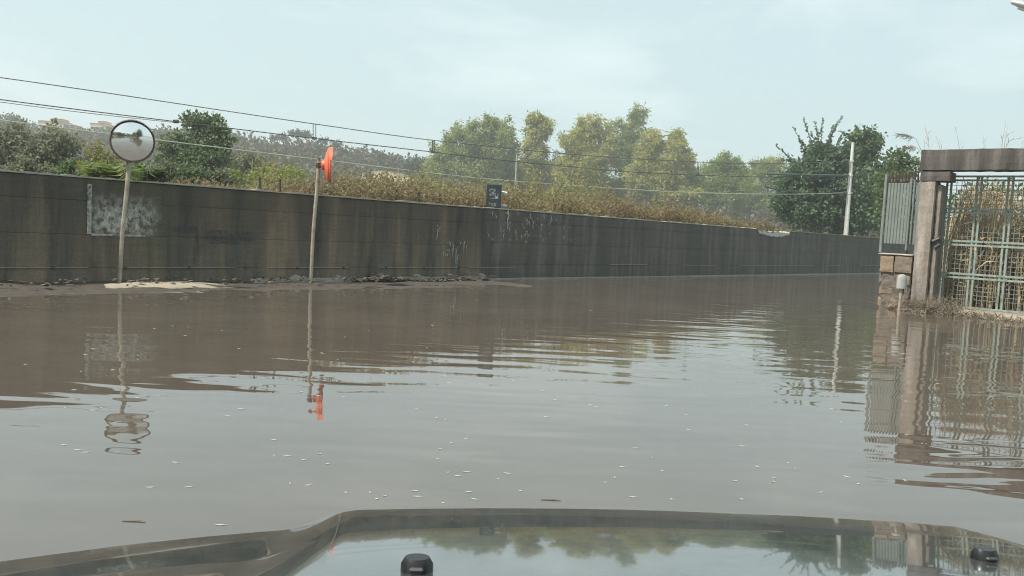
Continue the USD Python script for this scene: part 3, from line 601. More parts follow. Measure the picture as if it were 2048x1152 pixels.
# low meadow and weeds behind the wall
def weeds(name, label, n, seed, m, box_, hfun, leafn=5, leafl=.11, left=-999):
    r = np.random.default_rng(seed)
    x = box_[0] + (box_[1] - box_[0]) * r.random(n); d = box_[2] + (box_[3] - box_[2]) * r.random(n) ** 1.3
    h = hfun(x) * (.55 + .6 * r.random(n)) * (.35 + 1.3 * meshkit.fbm(np.stack([x * .7, d * .5, 0 * x], -1), 3, seed) ** 1.4 * 1.35)
    b = wworld(x, d, np.full(n, 1.55)); q = b - CAM; keep = 1024 + FPX * (q @ RT) / (q @ FW) > left; x, d, h, b = x[keep], d[keep], h[keep], b[keep]; n = len(x); lean = r.normal(size=(n, 3)) * .12; lean[:, 2] = 1
    t = b + unit(lean) * h[:, None]
    s = unit(np.cross(t - b, r.normal(size=(n, 3)))) * .008
    ms = [(np.stack([b - s, b + s, t], 1).reshape(-1, 3), np.arange(n * 3).reshape(-1, 3))]
    for k in range(leafn):
        f = .35 + .68 * r.random(n); p = b + (t - b) * f[:, None]
        dd = unit(r.normal(size=(n, 3)) + [0, 0, .7]); L = leafl * (.6 + .8 * r.random(n))
        ms.append(leaf_mesh(p, dd, unit(np.cross(dd, r.normal(size=(n, 3)))), L, L * .26))
    top(name, cat_(ms), m, label, 'weeds', kind='stuff')
hw = lambda x: np.interp(x, [-9, -6.5, -5, -2, 2, 6, 10, 14, 18, 24], [.30, .45, .62, .85, .95, 1.15, 1.2, 1.05, .6, .45])
weeds('tall_weeds', 'reddish and straw coloured tall weeds along the wall top', 9000, 41, M['weed'], (-7.5, 19.5, .45, 4.5), lambda x: hw(x) * .74, 8, .085)
weeds('green_weeds', 'yellow-green weeds growing behind the reddish ones', 6500, 42, M['green_weed'], (-9, 22, 3.5, 13), lambda x: hw(x) * 1.15, 8, .10, 500)
weeds('low_grass', 'short grass along the top of the wall', 3500, 43, M['green_weed'], (-22, 30, .3, 1.2), lambda x: .13 + 0 * x, 3, .06)
# stakes along the railway edge
first = None
for px, py in ((520, 362), (560, 366), (628, 372), (793, 378), (838, 384), (880, 388), (1112, 398), (1125, 397), (1290, 415), (1535, 440)):
    x, z = wl(px, py, .55)
    P = wworld(x, .55, 1.6)
    if first is None:
        first = thing('stake', 'thin dark stake standing in the weeds behind the wall', 'stake', P, 'dark stakes along the wall top')
        part(first, 'post', box(-.018, .018, -.018, .018, -.2, .52, .004), M['dark_metal'])
        part(first, 'cap', box(-.024, .024, -.024, .024, .52, .54, .004), M['dark_metal'])
    else: copy_of(first, 'stake', P, px, 'thin dark stake standing in the weeds behind the wall', 'stake', 'dark stakes along the wall top')

# scrub on the hill
r = np.random.default_rng(51); P, D, LL = [], [], []
for k in range(4200):
    y = 95 + 225 * r.random() ** .8; t = -.85 + 1.35 * r.random(); x = y * t
    nzv = meshkit.fbm(np.array([[x / 24, y / 24, 0.]]), 3, 9)[0]; px = 1024 + t * FPX
    if nzv < .36 or (690 < px < 860 and 120 < y < 215): continue
    z = hill_z(np.array([x]), np.array([y]))[0]; s = (1.3 + 2.1 * r.random() ** 2) * (y / 230) ** .4
    n = 75; o = unit(r.normal(size=(n, 3))) * (.5 + .5 * r.random((n, 1)) ** .5) * [s * 1.35, s * 1.35, s]
    P.append(np.array([x, y, z + s * .55]) + o); D.append(unit(o / s + r.normal(size=(n, 3)) * .5)); LL.append(np.full(n, .55 * s ** .6) * (.7 + .6 * r.random(n)))
P, D, LL = np.vstack(P), np.vstack(D), np.concatenate(LL); S = unit(np.cross(D, r.normal(size=P.shape)))
top('hill_scrub', leaf_mesh(P, D, S, LL, LL * .42), M['scrub'], 'dense grey-green scrub covering the far hill', 'scrub', kind='stuff')
HT = 'dark trees on the far hill'
def hill_tree(name, label, lobes, depth, m='pine', seed=0, base=None):
    L = px_lobes(lobes, depth); c = np.mean([l[0] for l in L], 0); z = float(hill_z(np.array([c[0]]), np.array([c[1]]))[0]) - .3
    tree(name, label, lobes, depth, M[m], .6, 7, .1, base, seed=seed, trunk=.25, z0=min(z, c[2] - 2), group=HT, clump=.4, width=.45)
hill_tree('umbrella_pine', 'flat topped umbrella pine standing out on the hill ridge', [(588, 268, 10, 6), (603, 266, 14, 7), (616, 272, 9, 5)], 296, seed=60)
hill_tree('hill_tree', 'small dark round tree on the ridge left of the umbrella pine', [(565, 274, 12, 6), (545, 277, 10, 5)], 296, seed=61)
hill_tree('hill_tree', 'dark round tree on the ridge just right of the umbrella pine', [(650, 282, 10, 7)], 294, seed=62)
hill_tree('hill_tree', 'dark tree on the ridge, second to the right of the pine', [(672, 288, 11, 6)], 292, seed=63)
for i, (lab, l, dd) in enumerate((('broad dark tree cluster on the hillside behind the orange mirror', [(690, 312, 22, 14), (725, 320, 24, 13)], 240), ('round dark tree on the slope above the tan clearing', [(755, 318, 20, 13), (780, 322, 18, 12)], 235),
        ('dark tree at the foot of the slope next to the eucalyptus row', [(825, 335, 20, 14), (846, 330, 14, 12)], 210), ('bushy dark tree low on the slope left of the orange mirror', [(600, 322, 26, 14), (640, 318, 18, 12)], 230),
        ('greyish tree on the slope left of the catenary dropper', [(560, 318, 24, 15)], 220), ('small dark bush in the tan clearing', [(735, 348, 9, 6)], 170), ('dark bush at the right rim of the tan clearing', [(835, 352, 14, 8)], 150))):
    hill_tree('hill_tree', lab, l, dd, 'pine' if i % 3 else 'olive', 70 + i)
hill_tree('hill_tree', 'leafy tree on the ridge at the far left edge of the picture', [(20, 244, 26, 14), (50, 252, 24, 12)], 250, 'olive', 80)

# villas on the ridge
def villa(label, x0, x1, ytop, ybot, depth):
    a, b = at(x0, ybot, depth), at(x1, ybot, depth); w = b[0] - a[0]; h = (ybot - ytop) * depth / FPX + 2.5
    ax = unit(np.array([b[0] - a[0], b[1] - a[1], 0.])); t = thing('villa', label, 'house', [a[0], a[1], a[2] - 2.5], M=np.stack([ax, [-ax[1], ax[0], 0], [0, 0, 1.]], 1))
    part(t, 'wall', box(0, w * .72, 0, 7, 0, h * .72, .02), M['cream']); part(t, 'wall', box(w * .725, w, .8, 6, 0, h * .55, .02), M['cream'])
    part(t, 'wall', box(w * .28, w * .62, 1.5, 6.5, h * .72, h * .9, .02), M['cream'])
    for (p0, p1, q0, q1, zz) in ((-.3, w * .74, -.4, 7.4, h * .72), (w * .7, w + .3, .4, 6.4, h * .55), (w * .26, w * .64, 1.1, 6.9, h * .9)):
        hv_ = np.array([[p0, q0, zz], [p1, q0, zz], [p1, q1, zz], [p0, q1, zz], [p0 + (p1 - p0) * .3, (q0 + q1) / 2, zz + .45], [p0 + (p1 - p0) * .7, (q0 + q1) / 2, zz + .45]]); hv_[:, 2] += .004
        hh = trimesh.convex.convex_hull(hv_); part(t, 'roof', (np.array(hh.vertices), np.array(hh.faces)), M['roof'])
    n = max(int(w / 1.7), 3)
    for i in range(n): part(t, 'window', box(w * .05 + i * w / n, w * .05 + i * w / n + .8, -.03 + (.8 if w * .05 + i * w / n > w * .66 else 0), .05 + (.8 if w * .05 + i * w / n > w * .66 else 0), h * .5 - 1.0, h * .5 - .05, .01), M['glass'])
    part(t, 'balcony', box(w * .05, w * .55, -1.2, -.004, h * .46 - .15, h * .46, .02), M['cream'])
villa('cream villa with terracotta roof on the ridge, farther left of the two', 76, 146, 232, 250, 300)
villa('smaller cream villa on the ridge just left of the round mirror', 180, 222, 238, 253, 312)

# ------------------------------------------------------------------ railway overhead line
RA, RB = np.array([-16.9, 27.2, 0.]), np.array([19.0, 46.4, 0.])
RN = np.array([-(RB - RA)[1], (RB - RA)[0], 0.]); RN /= np.linalg.norm(RN); RD = unit(RB - RA)
def rail_pt(px, py, off=0.): return on_plane(px, py, RA + RN * off, RN)
def wire(label, pts, rad, m, off=0.):
    q = np.array([rail_pt(x, y, off) for x, y in pts]); s = (q - q[0]) @ RD
    from scipy.interpolate import PchipInterpolator
    t = np.linspace(s[0], s[-1], 60); p = np.stack([PchipInterpolator(s, q[:, k])(t) for k in range(3)], 1)
    top('overhead_wire', tube(p, rad, 6), m, label, 'wire', smooth=True)
wire('topmost dark overhead wire carrying the droppers', [(-200, 128), (0, 155), (630, 248), (870, 281), (1060, 301), (1396, 324), (1560, 327), (1702, 322)], .017, M['wire'])
wire('dark contact wire hanging below the topmost wire', [(-200, 170), (0, 199), (350, 243), (630, 277), (865, 304), (1000, 320), (1200, 339), (1396, 350), (1545, 354), (1702, 352)], .019, M['wire'])
wire('thin second contact wire close below the first at the left', [(-200, 178), (0, 204), (200, 229), (350, 245)], .012, M['wire'], .1)
wire('lowest pale wire sagging across the whole view to the mast', [(-200, 214), (0, 240), (630, 318), (1000, 360), (1280, 380), (1500, 388), (1700, 385)], .021, M['wire_pale'])
for x, y0, y1, lab in ((629, 249, 277, 'double dropper hanging above the orange mirror'), (867, 281, 304, 'dropper wire left of the eucalyptus row'), (1396, 325, 350, 'dropper wire at the right end of the eucalyptus row')):
    t = thing('dropper', lab, 'wire dropper', rail_pt(x, y1)); o = rail_pt(x, y1)
    for k, dx in enumerate((-.05, .05)):
        a, b = rail_pt(x, y0) + RD * dx, rail_pt(x, y1) + RD * dx
        part(t, 'rod', tube(np.array([a, b]) - o, .014, 5), M['wire'])
    part(t, 'clamp', box(-.09, .09, -.03, .03, -.04, .06, .01), M['wire'])
o = rail_pt(352, 243); t = thing('wire_clamp', 'small dark clamp joining the contact wires left of the droppers', 'clamp', o)
part(t, 'body', box(-.10, .10, -.05, .05, -.06, .06, .02), M['dark_metal']); part(t, 'bolt', tube([[0, -.08, 0], [0, .08, 0]], .02, 6), M['dark_metal'])
# mast with cantilever
b = rail_pt(1692, 465); tp = rail_pt(1706, 285); b0 = np.array([b[0], b[1], 1.4])
t = thing('catenary_mast', 'pale tapered railway mast with a green bracket arm', 'mast', b0)
part(t, 'post', tube(np.linspace([0, 0, 0], tp - b0, 8), np.linspace(.13, .078, 8), 12), M['mast'], smooth=30)
a1, a2 = rail_pt(1702, 351) - b0, rail_pt(1535, 348) - b0
part(t, 'arm', tube([a1, a2], .045, 8), M['mast_green'])
part(t, 'stay', tube(np.array([rail_pt(1590, 349), rail_pt(1550, 356), rail_pt(1532, 366), rail_pt(1530, 375)]) - b0, .04, 6), M['mast_green'])
part(t, 'stay', tube(np.array([rail_pt(1530, 374), rail_pt(1560, 380), rail_pt(1600, 384)]) - b0, .03, 6), M['mast_green'])
for y in (322, 351, 386):
    c = rail_pt(1706 - (y - 285) * .078, y) - b0
    part(t, 'band', tube([c - [0, 0, .06], c + [0, 0, .06]], .125, 12), M['mast'])
    part(t, 'insulator', tube([c + RD * -.5, c + RD * -.2], .06, 8), M['mast_green'])
# far pale post among the eucalyptus
b = at(1031, 372, 60); b[2] = 1.4; tp = at(1034, 308, 60)
t = thing('railway_post', 'thin pale railway post in front of the eucalyptus row', 'post', b)
part(t, 'post', tube(np.linspace([0, 0, 0], tp - b, 4), [.085, .08, .075, .07], 10), M['old_post'], smooth=30)
part(t, 'arm', tube([tp - b + [-.1, 0, -.3], tp - b + [.8, 0, -.25]], .03, 6), M['mast_green'])
part(t, 'cap', tube([tp - b, tp - b + [0, 0, .06]], .09, 10), M['old_post'])

# ------------------------------------------------------------------ black signal board on the wall top
P0 = wworld(.31, .22, 1.88); sn = unit(np.array([-.10, -1., 0.])); sx = np.array([-sn[1], sn[0], 0.])
SM = np.stack([sx, -sn, [0, 0, 1.]], 1)
t = thing('signal_board', 'black rectangular signal backboard with two pale hoods on the wall top', 'signal', P0, M=SM)
SG = np.linalg.norm(P0 - CAM) / FPX
wB, hB = 30 * SG, 47 * SG
part(t, 'backboard', box(-wB / 2, wB / 2, 0, .04, .004, hB, .02), M['black_board'])
part(t, 'marks', (np.array([[-wB * .3, -.004, hB * .38], [wB * .3, -.004, hB * .38], [wB * .3, -.004, hB * .8], [-wB * .3, -.004, hB * .8]]), np.array([[0, 1, 2, 3]])), M['board_marks'], label='faint scuffed white marks')
part(t, 'marks', (np.array([[-wB * .3, -.004, hB * .06], [wB * .2, -.004, hB * .06], [wB * .2, -.004, hB * .2], [-wB * .3, -.004, hB * .2]]), np.array([[0, 1, 2, 3]])), M['board_marks'], label='faint scuffed white marks')
for z in (.67, .13):
    v, f = tube([[wB / 2 - .02, .14, hB * z], [wB / 2 + 10.5 * SG, .14, hB * z - .012]], [.045, .036], 14); part(t, 'hood', (v, f), M['pale_plastic'], smooth=30)
    v, f = tube([[wB / 2 - .06, .14, hB * z], [wB / 2 - .015, .14, hB * z]], [.06, .06], 14); part(t, 'collar', (v, f), M['dark_metal'])
part(t, 'post', tube([[0, .10, -.25], [0, .10, hB * .8]], .035, 8), M['dark_metal'])
part(t, 'cable', tube([[wB / 2 + .02, .16, hB * .55], [wB / 2 + .05, .15, hB * .4], [wB / 2 + .03, .15, hB * .25]], .018, 6), M['orange'])

# ------------------------------------------------------------------ traffic mirrors
def pole_mesh(a, b, r_, n=10):
    t = np.linspace(0, 1, n)[:, None]; p = a + (b - a) * t; p[:, 0] += .008 * np.sin(t[:, 0] * 9)
    return tube(p, r_, 10)
# first: seen face on
b = on_ground(233, 574); dep = (b - CAM) @ FW
hd = at(265, 283, dep + .02)
t = thing('traffic_mirror', 'round convex traffic mirror facing the camera on a leaning pole', 'traffic mirror', b)
R1 = 41 * dep / FPX
part(t, 'pole', pole_mesh(np.array([0, 0, -.5]), at(258, 318, dep + .10) - b, .036), M['pole'], smooth=30)
nf = unit(unit(CAM - hd + np.array([.55, 0, 0])) + np.array([0, 0, -.085]))                  # facing direction
ax = unit(np.cross([0, 0, 1.], nf)); az = np.cross(nf, ax)
MM = np.stack([ax, -nf, -az], 1) if np.linalg.det(np.stack([ax, -nf, -az], 1)) > 0 else np.stack([-ax, -nf, az], 1)
def placed(vf, MM=MM, o=None): v, f = vf; return v @ MM.T + o, f
RC = 1.0 * R1 / .36                                            # radius of curvature
hcap = RC - math.sqrt(RC ** 2 - (R1 * .96) ** 2)
capp = [(max(R1 * .96 * k / 16, 1e-4), -(math.sqrt(RC ** 2 - (R1 * .96 * k / 16) ** 2) - (RC - hcap)) - .004) for k in range(17)]
part(t, 'mirror_face', placed(revolve(capp, 64), o=hd - b), M['mirror'], smooth=True)
part(t, 'rim', placed(revolve([(R1 * .965, .0), (R1 * .965, -.022), (R1 * .985, -.030), (R1 * 1.02, -.02), (R1 * 1.02, .03), (R1 * .99, .045), (R1 * .95, .045)], 64), o=hd - b), M['rim'], smooth=40)
part(t, 'back_shell', placed(revolve([(R1 * 1.0, .046), (R1 * .85, .075), (R1 * .4, .11), (1e-4, .115)], 48), o=hd - b), M['orange'], smooth=True)
hb = []
for k in range(25):                                             # hood over the upper half
    an = math.pi * (.10 + .80 * k / 24); hb.append([[R1 * 1.035 * math.cos(an), .03, R1 * 1.035 * math.sin(an)], [R1 * 1.04 * math.cos(an), -.05 * math.sin(an) - .02, R1 * 1.04 * math.sin(an)], [R1 * 1.055 * math.cos(an), .03, R1 * 1.055 * math.sin(an)]])
up_sign = 1 if (MM @ np.array([0, 0, 1.]))[2] > 0 else -1
hb = np.array(hb); hb[..., 2] *= up_sign
fh = grid_faces(25, 3)
part(t, 'hood', placed((hb.reshape(-1, 3), fh), o=hd - b), M['rim'])
cb = hd - b + unit(hd - CAM) * .11
part(t, 'bracket', tube([cb - [0, 0, .05], cb + np.array([-.02, .05, -.02])], .03, 8), M['dark_metal'])
part(t, 'bracket', box(*(np.array([cb[0] - .05, cb[0] + .05, cb[1] - .02, cb[1] + .06, cb[2] - .16, cb[2] - .05])), .01), M['rust'])
part(t, 'tip', tube([at(257, 330, dep + .10) - b, at(258, 318, dep + .10) - b], .040, 8), M['rust'])
# second: seen from the side, orange shell
b = on_plane(619, 563, W0 - WN * .42, WN); dep = (b - CAM) @ FW
t = thing('traffic_mirror', 'orange backed traffic mirror seen edge on at the second pole', 'traffic mirror', b)
part(t, 'pole', pole_mesh(np.array([0, 0, -.5]), at(637, 322, dep) - b, .036), M['pole'], smooth=30)
part(t, 'tip', tube([at(637.2, 330, dep) - b, at(638, 316, dep) - b], .030, 8), M['rust'])
R2 = 34.5 * dep / FPX; hc = at(658.5, 331, dep)
nf2 = unit(np.array([.965, .26, .03])); tilt = at(664, 299, dep) - at(654, 363, dep); az2 = unit(tilt - nf2 * (tilt @ nf2)); ax2 = np.cross(az2, nf2)
M2 = np.stack([ax2, -nf2, az2], 1)
if np.linalg.det(M2) < 0: M2[:, 0] *= -1
part(t, 'mirror_face', placed(revolve([(max(R2 * .95 * k / 12, 1e-4), -.05 + .09 * (k / 12) ** 2) for k in range(13)], 40), M2, hc - b), M['mirror'], smooth=True)
part(t, 'back_shell', placed(revolve([(R2, -.012), (R2 * 1.0, .012), (R2 * .93, .035), (R2 * .6, .075), (R2 * .3, .10), (R2 * .26, .155), (1e-4, .16)], 48), M2, hc - b), M['orange'], smooth=35)
part(t, 'rim', placed(revolve([(R2 * .94, -.01), (R2 * .96, -.03), (R2 * 1.02, -.03), (R2 * 1.03, .0), (R2 * 1.0, .012)], 48), M2, hc - b), M['orange'], smooth=40)
hv_ = []
for k in range(29):
    an = math.pi * (.06 + .88 * k / 28); ex_ = .03 + .045 * math.sin(an)
    ring = []
    for (rr, yy_) in ((1.01, .01), (1.03, .01), (1.06, -ex_), (1.035, -ex_)): ring.append([R2 * rr * math.cos(an), yy_, R2 * rr * math.sin(an)])
    hv_.append(ring + [ring[0]])
part(t, 'hood', placed((np.array(hv_).reshape(-1, 3), grid_faces(29, 5)), M2, hc - b), M['orange'], smooth=40)
pb = at(637, 331, dep) - b; pe = hc - b + M2 @ np.array([0, .14, 0])
part(t, 'bracket', tube([pb - unit(pe - pb) * .06, pe], .024, 8), M['dark_metal'])
part(t, 'bracket', tube([pb + [0, 0, -.05], pb + [0, 0, .05]], .048, 10), M['dark_metal'])
part(t, 'bolt', tube([pb + [-.07, -.03, .0], pb + [.07, -.03, .0]], .012, 6), M['rust'])

# ------------------------------------------------------------------ gate, its portal, fence and pier (right)
G0 = on_ground(1750, 615); GE = np.array([.78, -.62, 0.]); GE /= np.linalg.norm(GE); GM_ = np.array([-GE[1], GE[0], 0.])
GM = np.stack([GE, GM_, [0, 0, 1.]], 1)
def gworld(x, y, z): return G0 + GE * x + GM_ * y + np.array([0, 0, z])
# portal
t = thing('gate_portal', 'concrete gate portal: brown pillar under a heavy dark lintel beam', 'gateway', G0, M=GM)
def rough_box(x0, x1, y0, y1, z0, z1, amp, seed, step=.09):
    """A box with subdivided, slightly uneven faces and worn arrises."""
    nx, ny, nz_ = [max(int((b_ - a_) / step), 2) + 1 for a_, b_ in ((x0, x1), (y0, y1), (z0, z1))]
    m = trimesh.creation.box(extents=(1, 1, 1)); m = m.subdivide_to_size(.5)
    vs, fs, o = [], [], 0
    def face(A, B, fn):
        nonlocal o
        S, T = np.meshgrid(np.linspace(0, 1, A), np.linspace(0, 1, B), indexing='ij'); v = fn(S, T).reshape(-1, 3); vs.append(v); fs.append(grid_faces(A, B) + o); o += len(v)
    lx, ly, lz = x1 - x0, y1 - y0, z1 - z0
    face(nx, nz_, lambda s, q: np.stack([x0 + lx * s, y0 + 0 * s, z0 + lz * q], -1)); face(nx, nz_, lambda s, q: np.stack([x1 - lx * s, y1 + 0 * s, z0 + lz * q], -1))
    face(ny, nz_, lambda s, q: np.stack([x1 + 0 * s, y0 + ly * s, z0 + lz * q], -1)); face(ny, nz_, lambda s, q: np.stack([x0 + 0 * s, y1 - ly * s, z0 + lz * q], -1))
    face(nx, ny, lambda s, q: np.stack([x0 + lx * s, y0 + ly * q, z1 + 0 * s], -1)); face(nx, ny, lambda s, q: np.stack([x0 + lx * s, y1 - ly * q, z0 + 0 * s], -1))
    v = np.vstack(vs); c = np.array([(x0 + x1) / 2, (y0 + y1) / 2, (z0 + z1) / 2]); h = np.array([lx, ly, lz]) / 2
    e = np.sort(np.abs((v - c) / h), axis=1); edge = np.clip((e[:, 1] - .9) / .1, 0, 1)
    n = np.stack([meshkit.fbm(v * 6, 3, seed + k) - .5 for k in range(3)], 1)
    v = v + n * amp * 2 - np.sign(v - c) * (edge * amp * (.4 + .8 * meshkit.noise(v * 9, seed)))[:, None] * (np.abs((v - c) / h) > .9)
    return v, np.vstack(fs)
part(t, 'pillar', rough_box(.71, 1.02, .03, .62, -.4, 2.86, .010, 1), M['pillar'])
part(t, 'pillar_reveal', rough_box(1.023, 1.13, .16, .66, -.4, 2.80, .012, 2), M['pillar'], label='rough set-back side of the pillar')
part(t, 'capital', rough_box(.70, 1.30, .02, .66, 2.863, 3.085, .010, 3), M['beam'], label='dark corbel under the beam')
part(t, 'lintel', rough_box(.68, 5.6, .0, .50, 3.09, 3.545, .010, 4, .12), M['beam'])
part(t, 'pillar', rough_box(4.75, 5.3, .03, .62, -.4, 3.08, .010, 5), M['pillar'])
part(t, 'conduit', tube([[1.04, .10, 1.55], [1.16, .12, 1.62], [1.20, .14, 1.50], [1.10, .13, 1.42]], .05, 8), M['dark_metal'], label='dark bent conduit on the pillar side')
# pier of tuff blocks
t = thing('block_wall', 'low broken pier of ochre tuff blocks standing in the water', 'wall', G0, M=GM)
part(t, 'core', rough_box(.05, .68, .045, .46, -.4, 1.16, .03, 9, .05), M['mortar'])
r = np.random.default_rng(77)
rows = [(.0, .26, [(.01, .22), (.24, .68)]), (.28, .52, [(.03, .36), (.40, .68)]), (.54, .80, [(.0, .20), (.22, .31), (.36, .68)]), (.82, 1.20, [(.02, .31), (.33, .69)])]
for i, (z0, z1, xs) in enumerate(rows):
    for (a, c) in xs:
        bad = i < 3
        part(t, 'block', rough_box(a, c, (.0 if not bad else .015 + .055 * r.random()), .30, z0, z1, .010 if not bad else .028, int(r.integers(1000)), .06), M['tuff'][(i + (a > .3)) % 3 if bad else (0 if a < .2 else 1)])
    part(t, 'block', rough_box(0 + .03 * r.random(), .30, .33, .50, z0, z1, .014, int(r.integers(1000)), .06), M['tuff'][i % 3])
part(t, 'cap', rough_box(-.03, .70, -.02, .50, 1.205, 1.245, .010, 12, .06), M['coping'])
# slatted fence on the pier
t = thing('slat_fence', 'grey-green fence of upright steel slats on the tuff pier', 'fence', G0, M=GM)
part(t, 'end_post', box(-.075, -.02, .20, .26, 1.25, 3.02, .008), M['fence'])
part(t, 'end_post', box(.66, .70, .20, .26, 1.25, 3.02, .008), M['fence'])
for z in (1.60, 2.86): part(t, 'rail', box(-.015, .655, .262, .30, z, z + .05, .006), M['fence'])
for i in range(10):
    x = .005 + i * .066; tipz = 2.98 + .06 * ((i * 7) % 3 - 1) * .4
    part(t, 'slat', box(x, x + .059, .236, .260, 1.46, 2.83, .008), M['fence'])
    v = np.array([[x + .006, .238, 2.835], [x + .046, .238, 2.835], [x + .046, .254, 2.835], [x + .006, .254, 2.835], [x + .030, .14, tipz + .1], [x + .042, .14, tipz + .1], [x + .006, .20, tipz], [x + .046, .20, tipz]])
    h_ = trimesh.convex.convex_hull(v); part(t, 'spike', (np.array(h_.vertices), np.array(h_.faces)), M['fence_tip'])
part(t, 'brace', tube([[.50, .19, 1.25], [.50, .19, 2.95]], .024, 10), M['fence'])
part(t, 'foot', tube([[.50, .19, 1.25], [.50, .19, 1.33]], .045, 10), M['dark_metal'])
part(t, 'brace', tube([[.57, .19, 1.50], [.57, .19, 2.9]], .018, 10), M['fence'])
# lattice gate
t = thing('lattice_gate', 'green metal lattice gate under the concrete lintel with reeds behind', 'gate', G0, M=GM)
XS = [1.12, 1.71, 2.30, 2.89, 3.48, 4.07, 4.66]; ZS = [.14, .79, 1.51, 2.22, 2.93]; yg = .70
for x in XS:
    for dx in (0., .085): part(t, 'stile', box(x + dx - .022, x + dx + .022, yg - .02, yg + .02, .08, 3.0, .006), M['gate'])
for z in ZS:
    for dz in ((0., .085) if z > .2 else (0.,)): part(t, 'rail', box(1.08, 4.78, yg - .030, yg - .023, z + dz - .022, z + dz + .022, .003), M['gate'])
for i in range(len(XS) - 1):
    for k in range(1, 5):
        x = XS[i] + .085 + (XS[i + 1] - XS[i] - .085) * k / 5; part(t, 'rod', box(x - .006, x + .006, yg + .024, yg + .036, .10, 2.96, .002), M['gate_rod'])
for j in range(len(ZS) - 1):
    for k in range(1, 6):
        z = ZS[j] + .085 + (ZS[j + 1] - ZS[j] - .085) * k / 6; part(t, 'rod', box(1.10, 4.76, yg + .038, yg + .048, z - .006, z + .006, .002), M['gate_rod'])
for x in XS[:4]:
    for z in ZS[1:]:
        part(t, 'bolt', box(x + .03, x + .055, yg - .034, yg - .02, z + .03, z + .055, .003), M['dark_metal'])
for z in (.55, 2.55):
    hg = part(t, 'hinge', box(1.05, 1.10, yg - .05, yg + .01, z - .06, z + .06, .008), M['rust']); part(hg, 'pin', tube([[1.075, yg - .055, z - .09], [1.075, yg - .055, z + .09]], .016, 8), M['dark_metal'])
lt = part(t, 'latch', box(2.80, 2.87, yg - .07, yg - .034, 1.02, 1.22, .008), M['rust']); part(lt, 'handle', tube([[2.835, yg - .075, 1.12], [2.835, yg - .12, 1.12], [2.74, yg - .12, 1.12]], .010, 6), M['dark_metal'])
# bank in front of and behind the gate
bx2 = np.linspace(.2, 7, 70); by2 = np.linspace(-.9, 9, 40)
BX, BY = np.meshgrid(bx2, by2, indexing='ij')
nz = meshkit.fbm(np.stack([BX * 2, BY * 2, 0 * BX], -1), 4, 61) - .5
BZ = -.10 + .22 * np.clip((BY + .65) / .9, 0, 1) + nz * .10 + .16 * np.exp(-((BX - 1.15) / .35) ** 2 - ((BY - .05) / .35) ** 2) - .1 * np.clip((.75 - BX) / .3, 0, 1) - .6 * np.clip((1.0 - BX) / .3, 0, 1) * (BY > .4)
gv = G0 + BX[..., None] * GE + BY[..., None] * GM_ + BZ[..., None] * np.array([0, 0, 1.])
top('silt_bank', (gv.reshape(-1, 3), grid_faces(*BX.shape)), M['mud'], 'strip of grey silt in front of and behind the lattice gate', kind='structure', smooth=True)
# dead brush heap at the pillar foot
r = np.random.default_rng(88); ms = []
for k in range(620):
    a = np.array([1.12 + .34 * r.normal(), -.12 + .20 * r.normal(), .05 + .12 * r.random()]); d = unit(np.array([r.normal(), r.normal() * .6, abs(r.normal()) * .6 + .05])); l = .12 + .30 * r.random()
    p = np.array([a, a + d * l * .5 + [0, 0, .03], a + d * l + [0, 0, -.03 * r.random()]])
    ms.append(tube(p @ GM.T + G0, [.006, .004, .002], 4, cap=False))
for k in range(900):
    a = np.array([[1.6 + 1.1 * r.normal(), -.25 + .2 * r.normal(), .0]]); 
    if a[0, 0] < .85: continue
    d = unit(np.array([[r.normal() * .6, r.normal() * .6, .5]])); L = np.array([.08 + .12 * r.random()])
    v, f = leaf_mesh(a, d, unit(np.cross(d, r.normal(size=(1, 3)))), L, L * .08); ms.append((v @ GM.T + G0, f))
top('dead_brush', cat_(ms), M['dead'], 'heap of dead brush and dry grass at the pillar foot', 'brush', kind='stuff')
# reeds behind the gate
r = np.random.default_rng(99); ms = []
for k in range(1050):
    yy_ = yg + .25 + 2.4 * r.random() ** 1.2; a = np.array([1.18 - .2 * (yy_ - yg) + 4.6 * r.random() ** 1.15, yy_, .0]); l = 1.7 + 1.4 * r.random()
    lean = r.normal(size=3) * [.10, .08, 0] + [0, 0, 1]
    if k % 14 == 0: lean = unit(np.array([r.normal(), r.normal() * .3, .8]))
    if a[0] < 1.7: lean[0] = abs(lean[0]) * .5
    p1 = a + unit(lean) * l * .55; p2 = a + unit(lean + np.array([abs(r.normal()) if a[0] < 1.7 else r.normal(), r.normal(), 0]) * [.12, .1, 0]) * l
    if min(p1[0], p2[0]) < 1.12 - .2 * (yy_ - yg): continue
    ms.append(tube(np.array([a, p1, p2]) @ GM.T + G0, np.array([1, .85, .5]) * (.008 + .009 * r.random()), 4, cap=False))
    n = 4; f_ = .2 + .8 * r.random(n); P = a + (p2 - a) * f_[:, None]; d = unit(r.normal(size=(n, 3)) + [0, 0, -.25]); L = .22 + .3 * r.random(n)
    d[P[:, 0] < 1.8, 0] = np.abs(d[P[:, 0] < 1.8, 0])
    v, f = leaf_mesh(P, d, unit(np.cross(d, r.normal(size=(n, 3)))), L, L * .028, .3); ms.append((v @ GM.T + G0, f))
top('dry_reeds', cat_(ms), M['cane'], 'tangle of dry pale reeds standing behind the lattice gate', 'reeds', kind='stuff')
